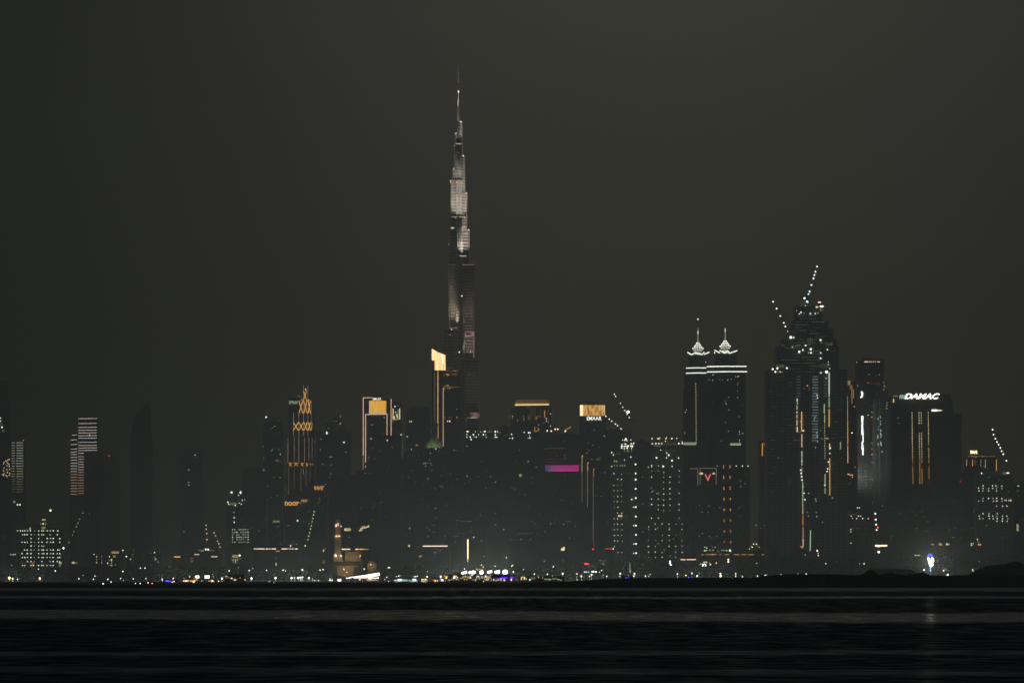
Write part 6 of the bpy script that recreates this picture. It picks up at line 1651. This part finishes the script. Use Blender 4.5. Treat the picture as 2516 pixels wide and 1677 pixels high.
def lerp(pts, x):
    if x <= pts[0][0]:
        return pts[0][1]
    for (a, u), (c, v) in zip(pts, pts[1:]):
        if x <= c:
            f = (x - a) / (c - a)
            return u + (v - u) * f
    return pts[-1][1]


def ridge(name, D, prof, thick, mat, x0, x1, step, jit, foot=0.0, seed=1):
    """a bank of earth whose crest follows prof (px, py) at distance D"""
    rnd = random.Random(seed)
    b = MB()
    n = int((x1 - x0) / step) + 1
    cols = [(-1.0, 0), (-.55, .6), (-.2, .93), (0, 1), (.35, .9), (1.0, .55), (2.2, 0)]
    vs = []
    for i in range(n):
        px = x0 + (x1 - x0) * i / (n - 1)
        z = max(.35, P(px, lerp(prof, px), D).z)
        for j, (o, f) in enumerate(cols):
            jz = rnd.uniform(-jit, jit) if 0 < j < len(cols) - 1 else 0
            jy = rnd.uniform(-.12, .12) * thick if 0 < j < len(cols) - 1 else 0
            vs.append((GX(px, D) + rnd.uniform(-.1, .1), D + o * thick + jy, foot + (z - foot) * f + jz))
    m = len(cols)
    fs = [(i * m + j, (i + 1) * m + j, (i + 1) * m + j + 1, i * m + j + 1) for i in range(n - 1) for j in range(m - 1)]
    b.add(vs, fs)
    o = b.build(name, mat)
    for p in o.data.polygons:
        p.use_smooth = True
    return structure(o)


SPIT = [(-1500, 1433), (0, 1432), (170, 1432), (250, 1436), (600, 1435), (700, 1433), (960, 1434), (1200, 1434), (1300, 1432.5), (1400, 1427), (1480, 1422), (1540, 1419.5), (1700, 1418.5), (1858, 1418.5), (1868, 1413.5), (1920, 1411), (1960, 1409), (2050, 1410), (2100, 1412), (2116, 1411), (2126, 1405), (2137, 1398), (2150, 1404), (2160, 1412), (2178, 1407), (2192, 1406), (2206, 1411), (2225, 1412), (2245, 1410), (2268, 1404), (2286, 1412), (2320, 1413), (2380, 1411), (2420, 1410), (2450, 1408), (2500, 1412), (2600, 1408), (4200, 1412)]
ridge("sand_spit", 2930.0, SPIT, 12, SAND, -1500, 4200, 3.5, .09)
DUNE = [(2080, 1432), (2120, 1412), (2132, 1400), (2142, 1397.2), (2190, 1396.5), (2225, 1397), (2240, 1399), (2252, 1405), (2262, 1415), (2275, 1432)]
ridge("dune", 6800.0, DUNE, 34, SAND, 2080, 2275, 3, .2, .9, 3)
DUNE2 = [(2360, 1432), (2384, 1409), (2396, 1402), (2410, 1395), (2424, 1390), (2440, 1387.5), (2452, 1386.5), (2470, 1386), (2485, 1381), (2497, 1378.5), (2504, 1379), (2512, 1385), (2530, 1392), (2600, 1396), (2700, 1432)]
ridge("dune", 4600.0, DUNE2, 28, SAND, 2360, 2700, 3, .2, .9, 4)
# ------------------------------------------------------------------ trees
LINE = [(-400, 1392), (0, 1395), (60, 1393), (100, 1391), (150, 1393), (215, 1389), (240, 1385), (270, 1391), (320, 1395), (350, 1389), (420, 1389), (450, 1386), (480, 1391), (540, 1393), (600, 1394), (615, 1402), (640, 1404), (700, 1395), (800, 1396), (820, 1412), (900, 1414), (935, 1408), (960, 1398), (1000, 1386), (1060, 1386), (1100, 1392), (1120, 1400), (1200, 1408), (1240, 1408), (1262, 1399), (1300, 1400), (1330, 1392), (1400, 1387), (1440, 1379), (1520, 1374), (1600, 1377), (1640, 1377), (1720, 1382), (1760, 1387), (1790, 1380), (1820, 1377), (1900, 1366), (1945, 1365), (1970, 1371), (2010, 1371), (2030, 1373), (2080, 1369), (2095, 1369), (2110, 1378), (2140, 1376), (2200, 1371), (2300, 1363), (2400, 1362), (2516, 1363), (3000, 1370)]


def leafclump(b, c, r, n, rnd, s0=.5, s1=1.3):
    for _ in range(n):
        while True:
            v = Vector((rnd.uniform(-1, 1), rnd.uniform(-1, 1), rnd.uniform(-1, 1)))
            if v.length < 1:
                break
        q = Vector(c) + Vector((v.x * r[0], v.y * r[1], v.z * r[2]))
        s = rnd.uniform(s0, s1)
        a = Vector((rnd.gauss(0, 1), rnd.gauss(0, 1), rnd.gauss(0, 1))).normalized()
        d = a.orthogonal().normalized()
        e = a.cross(d)
        b.add([q + d * s, q + e * s * .6, q - d * s, q - e * s * .6], [(0, 1, 2, 3)])


rnd = random.Random(11)
b = MB()
Dt = 8780.0
px = -380
while px < 2960:
    top = lerp(LINE, px) + rnd.uniform(-1.5, 4)
    zt = P(px, top, Dt).z
    y = Dt + rnd.uniform(-25, 25)
    x = GX(px, Dt)
    r = rnd.uniform(3.5, 6.5)
    z = zt - r * .7
    while z > 0:
        leafclump(b, (x + rnd.uniform(-1.5, 1.5), y, z), (r, r, r * .75), 34, rnd, .7, 1.8)
        z -= r * 1.05
    px += r / (K * Dt) * .62
o = b.build("treeline", LEAF)
o["kind"] = "stuff"


rnd = random.Random(23)
b = MB()
px = -60.0
while px < 2580:
    top = lerp(SPIT, px) + .4
    p = P(px, top, 2931.0)
    h = abs(rnd.gauss(0, .16)) + .05
    leafclump(b, (p.x, 2931 + rnd.uniform(-1, 1), p.z + h * .3), (rnd.uniform(.3, .9), .5, h), 10, rnd, .06, .2)
    px += rnd.choice((2.0, 3.5, 6.0, 14.0))
for prof, Dd, x0, x1 in ((DUNE, 6800.0, 2118, 2262), (DUNE2, 4600.0, 2386, 2530)):
    px = x0
    while px < x1:
        p = P(px, lerp(prof, px) + .3, Dd)
        hh = (abs(rnd.gauss(0, .2)) + .08) * Dd / 3600
        leafclump(b, (p.x, Dd + rnd.uniform(-2, 2), p.z + hh * .3), (rnd.uniform(.5, 1.6), 1, hh), 12, rnd, .12, .36)
        px += rnd.choice((2.5, 4.0, 7.0, 12.0))
o = b.build("scrub", LEAF)
o["kind"] = "stuff"


def tree(label, px, py, D, w, seed):
    """broad tree: trunk, limbs and a leafy crown; py = crown top, w = crown width in survey pixels"""
    rnd = random.Random(seed)
    u = K * D
    zt = P(px, py, D).z
    H = zt - .9
    x = GX(px, D)
    r = thing("tree", label, "tree", (x, D, .9), "single trees along the shore")
    b = MB()
    b.lathe(x, D, [(.45, .9), (.32, .9 + H * .3), (.2, .9 + H * .6)], 7)
    limbs = []
    for k in range(7):
        a = rnd.uniform(0, 6.28)
        q = Vector((x + math.cos(a) * w * u * .3, D + math.sin(a) * w * u * .3, .9 + H * rnd.uniform(.6, .86)))
        b.bar((x, D, .9 + H * rnd.uniform(.3, .5)), q, .22, n=5)
        limbs.append(q)
    b.build("trunk", BARK, r)
    b = MB()
    for q in limbs + [Vector((x, D, .9 + H * .85)), Vector((x + .5, D, .9 + H * .7))]:
        rr = w * u * rnd.uniform(.2, .3)
        leafclump(b, q, (rr, rr, rr * .7), 120, rnd, .3, .7)
    b.build("crown", LEAF, r)


TREES = [("round domed dark tree against the glow right of the green windowed grid", 585, 1383, 8600, 34), ("dark spreading tree below the broken roof line, left of the mosque", 752, 1385, 8600, 52), ("bushy dark tree at the right end of the floodlights", 1273, 1388, 8300, 22), ("low wide tree left of the dark palms", 1300, 1400, 8300, 34), ("small rounded tree near the villa with the glowing roof room", 232, 1385, 8600, 36), ("dark tree beside the cool white lamp pair, below the sail tower", 352, 1388, 8600, 40), ("dark tree under the two orange bars at left", 448, 1386, 8600, 44), ("dark bushy tree between the floodlights in front of the lit terrace", 1165, 1411, 8290, 15),
         ("dark tree left of the cyan shed", 958, 1402, 8600, 30), ("dark tree just right of the blazing floodlights' yellow crane", 1193, 1400, 8420, 14)]
for i, a in enumerate(TREES):
    tree(*a, seed=40 + i)


def palm(label, px, py, D, seed):
    rnd = random.Random(seed)
    x = GX(px, D)
    zt = P(px, py, D).z
    r = thing("palm_tree", label, "palm tree", (x, D, .9), "dark palms along the waterfront")
    b = MB()
    lean = rnd.uniform(-.5, .5)
    pts = [(x + lean * f * f, D, .9 + (zt - .9 - 1.2) * f) for f in (0, .25, .5, .75, 1)]
    for a, c in zip(pts, pts[1:]):
        b.bar(a, c, .42, n=6)
    b.build("trunk", BARK, r)
    b = MB()
    c = Vector(pts[-1])
    for k in range(13):
        a = 6.283 * k / 13 + rnd.uniform(-.2, .2)
        up = rnd.uniform(.1, .9)
        L = rnd.uniform(2.4, 3.4)
        prev, pw = c, .12
        for s in range(1, 6):
            f = s / 5
            q = c + Vector((math.cos(a) * L * f, math.sin(a) * L * f, up * L * f * .9 - L * .75 * f * f))
            side = Vector((-math.sin(a), math.cos(a), 0))
            wd = .55 * math.sin(math.pi * min(.98, f * .9 + .08)) + .05
            b.add([prev - side * pw, prev + side * pw, q + side * wd, q - side * wd], [(0, 1, 2, 3)])
            prev, pw = q, wd
    b.build("crown", LEAF, r)


PALMS = [(1307, 1407), (1315.5, 1408), (1334, 1410), (1334.5, 1409), (1348, 1411), (1366, 1411), (1372, 1413), (1296, 1410), (1282, 1411), (1167, 1414), (1201, 1409), (1211, 1411), (1113, 1413), (1122, 1414), (1134, 1413), (1146, 1412)]
for i, (x, y) in enumerate(sorted(PALMS)):
    side = "left of" if x < 1240 else "right of"
    grp = sorted([p for p in PALMS if (p[0] < 1240) == (x < 1240)])
    k = grp.index((x, y))
    palm("slim dark palm, %s in the row %s the largest floodlight counting rightwards" % (ORD[k], side), x, y, 8250 + (i % 3) * 8, 80 + i)

# ------------------------------------------------------------------ the air
b = MB()
b.box(-15800, 15800, -2900, 15300, -1.0, 960)
hz = b.build("haze", bpy.data.materials.new("haze_air"))
hz["kind"] = "stuff"
m = hz.data.materials[0]
m.use_nodes = True
m.cycles.volume_sampling = "EQUIANGULAR"
nt = m.node_tree
nt.nodes.clear()
out = nt.nodes.new("ShaderNodeOutputMaterial")
v = nt.nodes.new("ShaderNodeVolumePrincipled")
v.inputs["Color"].default_value = HAZE_COL
v.inputs["Density"].default_value = HAZE_D
v.inputs["Anisotropy"].default_value = HAZE_G
nt.links.new(v.outputs[0], out.inputs["Volume"])

# ------------------------------------------------------------------ night sky lit by the city
Wd = bpy.data.worlds.new("World")
S.world = Wd
Wd.use_nodes = True
nt = Wd.node_tree
nt.nodes.clear()
N = nt.nodes.new
out = N("ShaderNodeOutputWorld")
sky = N("ShaderNodeTexSky")
sky.sky_type = 'NISHITA'
sky.sun_disc = False
sky.sun_elevation = R(-4)
sky.sun_rotation = R(200)
bg1 = N("ShaderNodeBackground")
bg1.inputs["Strength"].default_value = 0.002
nt.links.new(sky.outputs[0], bg1.inputs["Color"])
# skyglow: brightest low over the city, fading overhead and behind
tc = N("ShaderNodeTexCoord")
sp = N("ShaderNodeSeparateXYZ")
nt.links.new(tc.outputs["Generated"], sp.inputs[0])
rp = N("ShaderNodeValToRGB")
cr = rp.color_ramp
cr.interpolation = 'B_SPLINE'
cr.elements[0].position, cr.elements[0].color = 0.0, (*SKY[0][1], 1)
cr.elements[1].position, cr.elements[1].color = 1.0, (*SKY[-1][1], 1)
for pz, c in SKY[1:-1]:
    cr.elements.new(pz).color = (*c, 1)
sq = N("ShaderNodeMath")
sq.operation = 'SQRT'
mz_ = N("ShaderNodeMath")
mz_.operation = 'MAXIMUM'
mz_.inputs[1].default_value = 0
nt.links.new(sp.outputs["Z"], mz_.inputs[0])
nt.links.new(mz_.outputs[0], sq.inputs[0])
nt.links.new(sq.outputs[0], rp.inputs["Fac"])
# around the compass: strongest a little east of the tall tower
d = N("ShaderNodeVectorMath")
d.operation = 'SUBTRACT'
d.inputs[1].default_value = (0.022, 1.0, 0.0)
nt.links.new(tc.outputs["Generated"], d.inputs[0])
sp2 = N("ShaderNodeSeparateXYZ")
nt.links.new(d.outputs[0], sp2.inputs[0])
ax = N("ShaderNodeMath")
ax.operation = 'ABSOLUTE'
nt.links.new(sp2.outputs["X"], ax.inputs[0])
mr = N("ShaderNodeMapRange")
mr.interpolation_type = 'SMOOTHSTEP'
mr.inputs["From Min"].default_value, mr.inputs["From Max"].default_value = 0.0, 0.105
mr.inputs["To Min"].default_value, mr.inputs["To Max"].default_value = 1.0, AZMIN
nt.links.new(ax.outputs[0], mr.inputs["Value"])
my = N("ShaderNodeMapRange")
my.inputs["From Min"].default_value, my.inputs["From Max"].default_value = -.2, .9
my.inputs["To Min"].default_value, my.inputs["To Max"].default_value = BACKSKY, 1
nt.links.new(sp.outputs["Y"], my.inputs["Value"])
hi_ = N("ShaderNodeMapRange")
hi_.interpolation_type = 'SMOOTHSTEP'
hi_.inputs["From Min"].default_value, hi_.inputs["From Max"].default_value = .09, .3
nt.links.new(sp.outputs["Z"], hi_.inputs["Value"])
azl = N("ShaderNodeMix")
azl.data_type = 'FLOAT'
nt.links.new(hi_.outputs[0], azl.inputs[0])
nt.links.new(mr.outputs[0], azl.inputs[2])
azl.inputs[3].default_value = 1.0
mu = N("ShaderNodeMath")
mu.operation = 'MULTIPLY'
nt.links.new(azl.outputs[0], mu.inputs[0])
nt.links.new(my.outputs[0], mu.inputs[1])
bg2 = N("ShaderNodeBackground")
nt.links.new(rp.outputs[0], bg2.inputs["Color"])
nt.links.new(mu.outputs[0], bg2.inputs["Strength"])
ad = N("ShaderNodeAddShader")
nt.links.new(bg1.outputs[0], ad.inputs[0])
nt.links.new(bg2.outputs[0], ad.inputs[1])
nt.links.new(ad.outputs[0], out.inputs["Surface"])
# faint bluish fill from behind the camera, added to tint and shade the towers
sl = bpy.data.lights.new("added_blue_fill", 'SUN')
sl.energy, sl.angle, sl.color = BLUE_FILL, R(.5), (.75, .88, 1.0)
so = bpy.data.objects.new("added_blue_fill", sl)
C.objects.link(so)
so.rotation_euler = (R(48), 0, R(-32))

# ------------------------------------------------------------------ render settings
S.render.engine = 'CYCLES'
cy = S.cycles
cy.use_denoising = DENOISE
cy.max_bounces, cy.diffuse_bounces, cy.glossy_bounces, cy.transmission_bounces, cy.volume_bounces = 4, 1, 2, 2, 0
cy.sample_clamp_indirect = 4.0
cy.sample_clamp_direct = 12
cy.caustics_reflective = cy.caustics_refractive = False
vs_ = S.view_settings
S.display_settings.display_device = 'sRGB'
vs_.view_transform = 'Standard'
vs_.look = 'None'
vs_.exposure, vs_.gamma = 0, 1
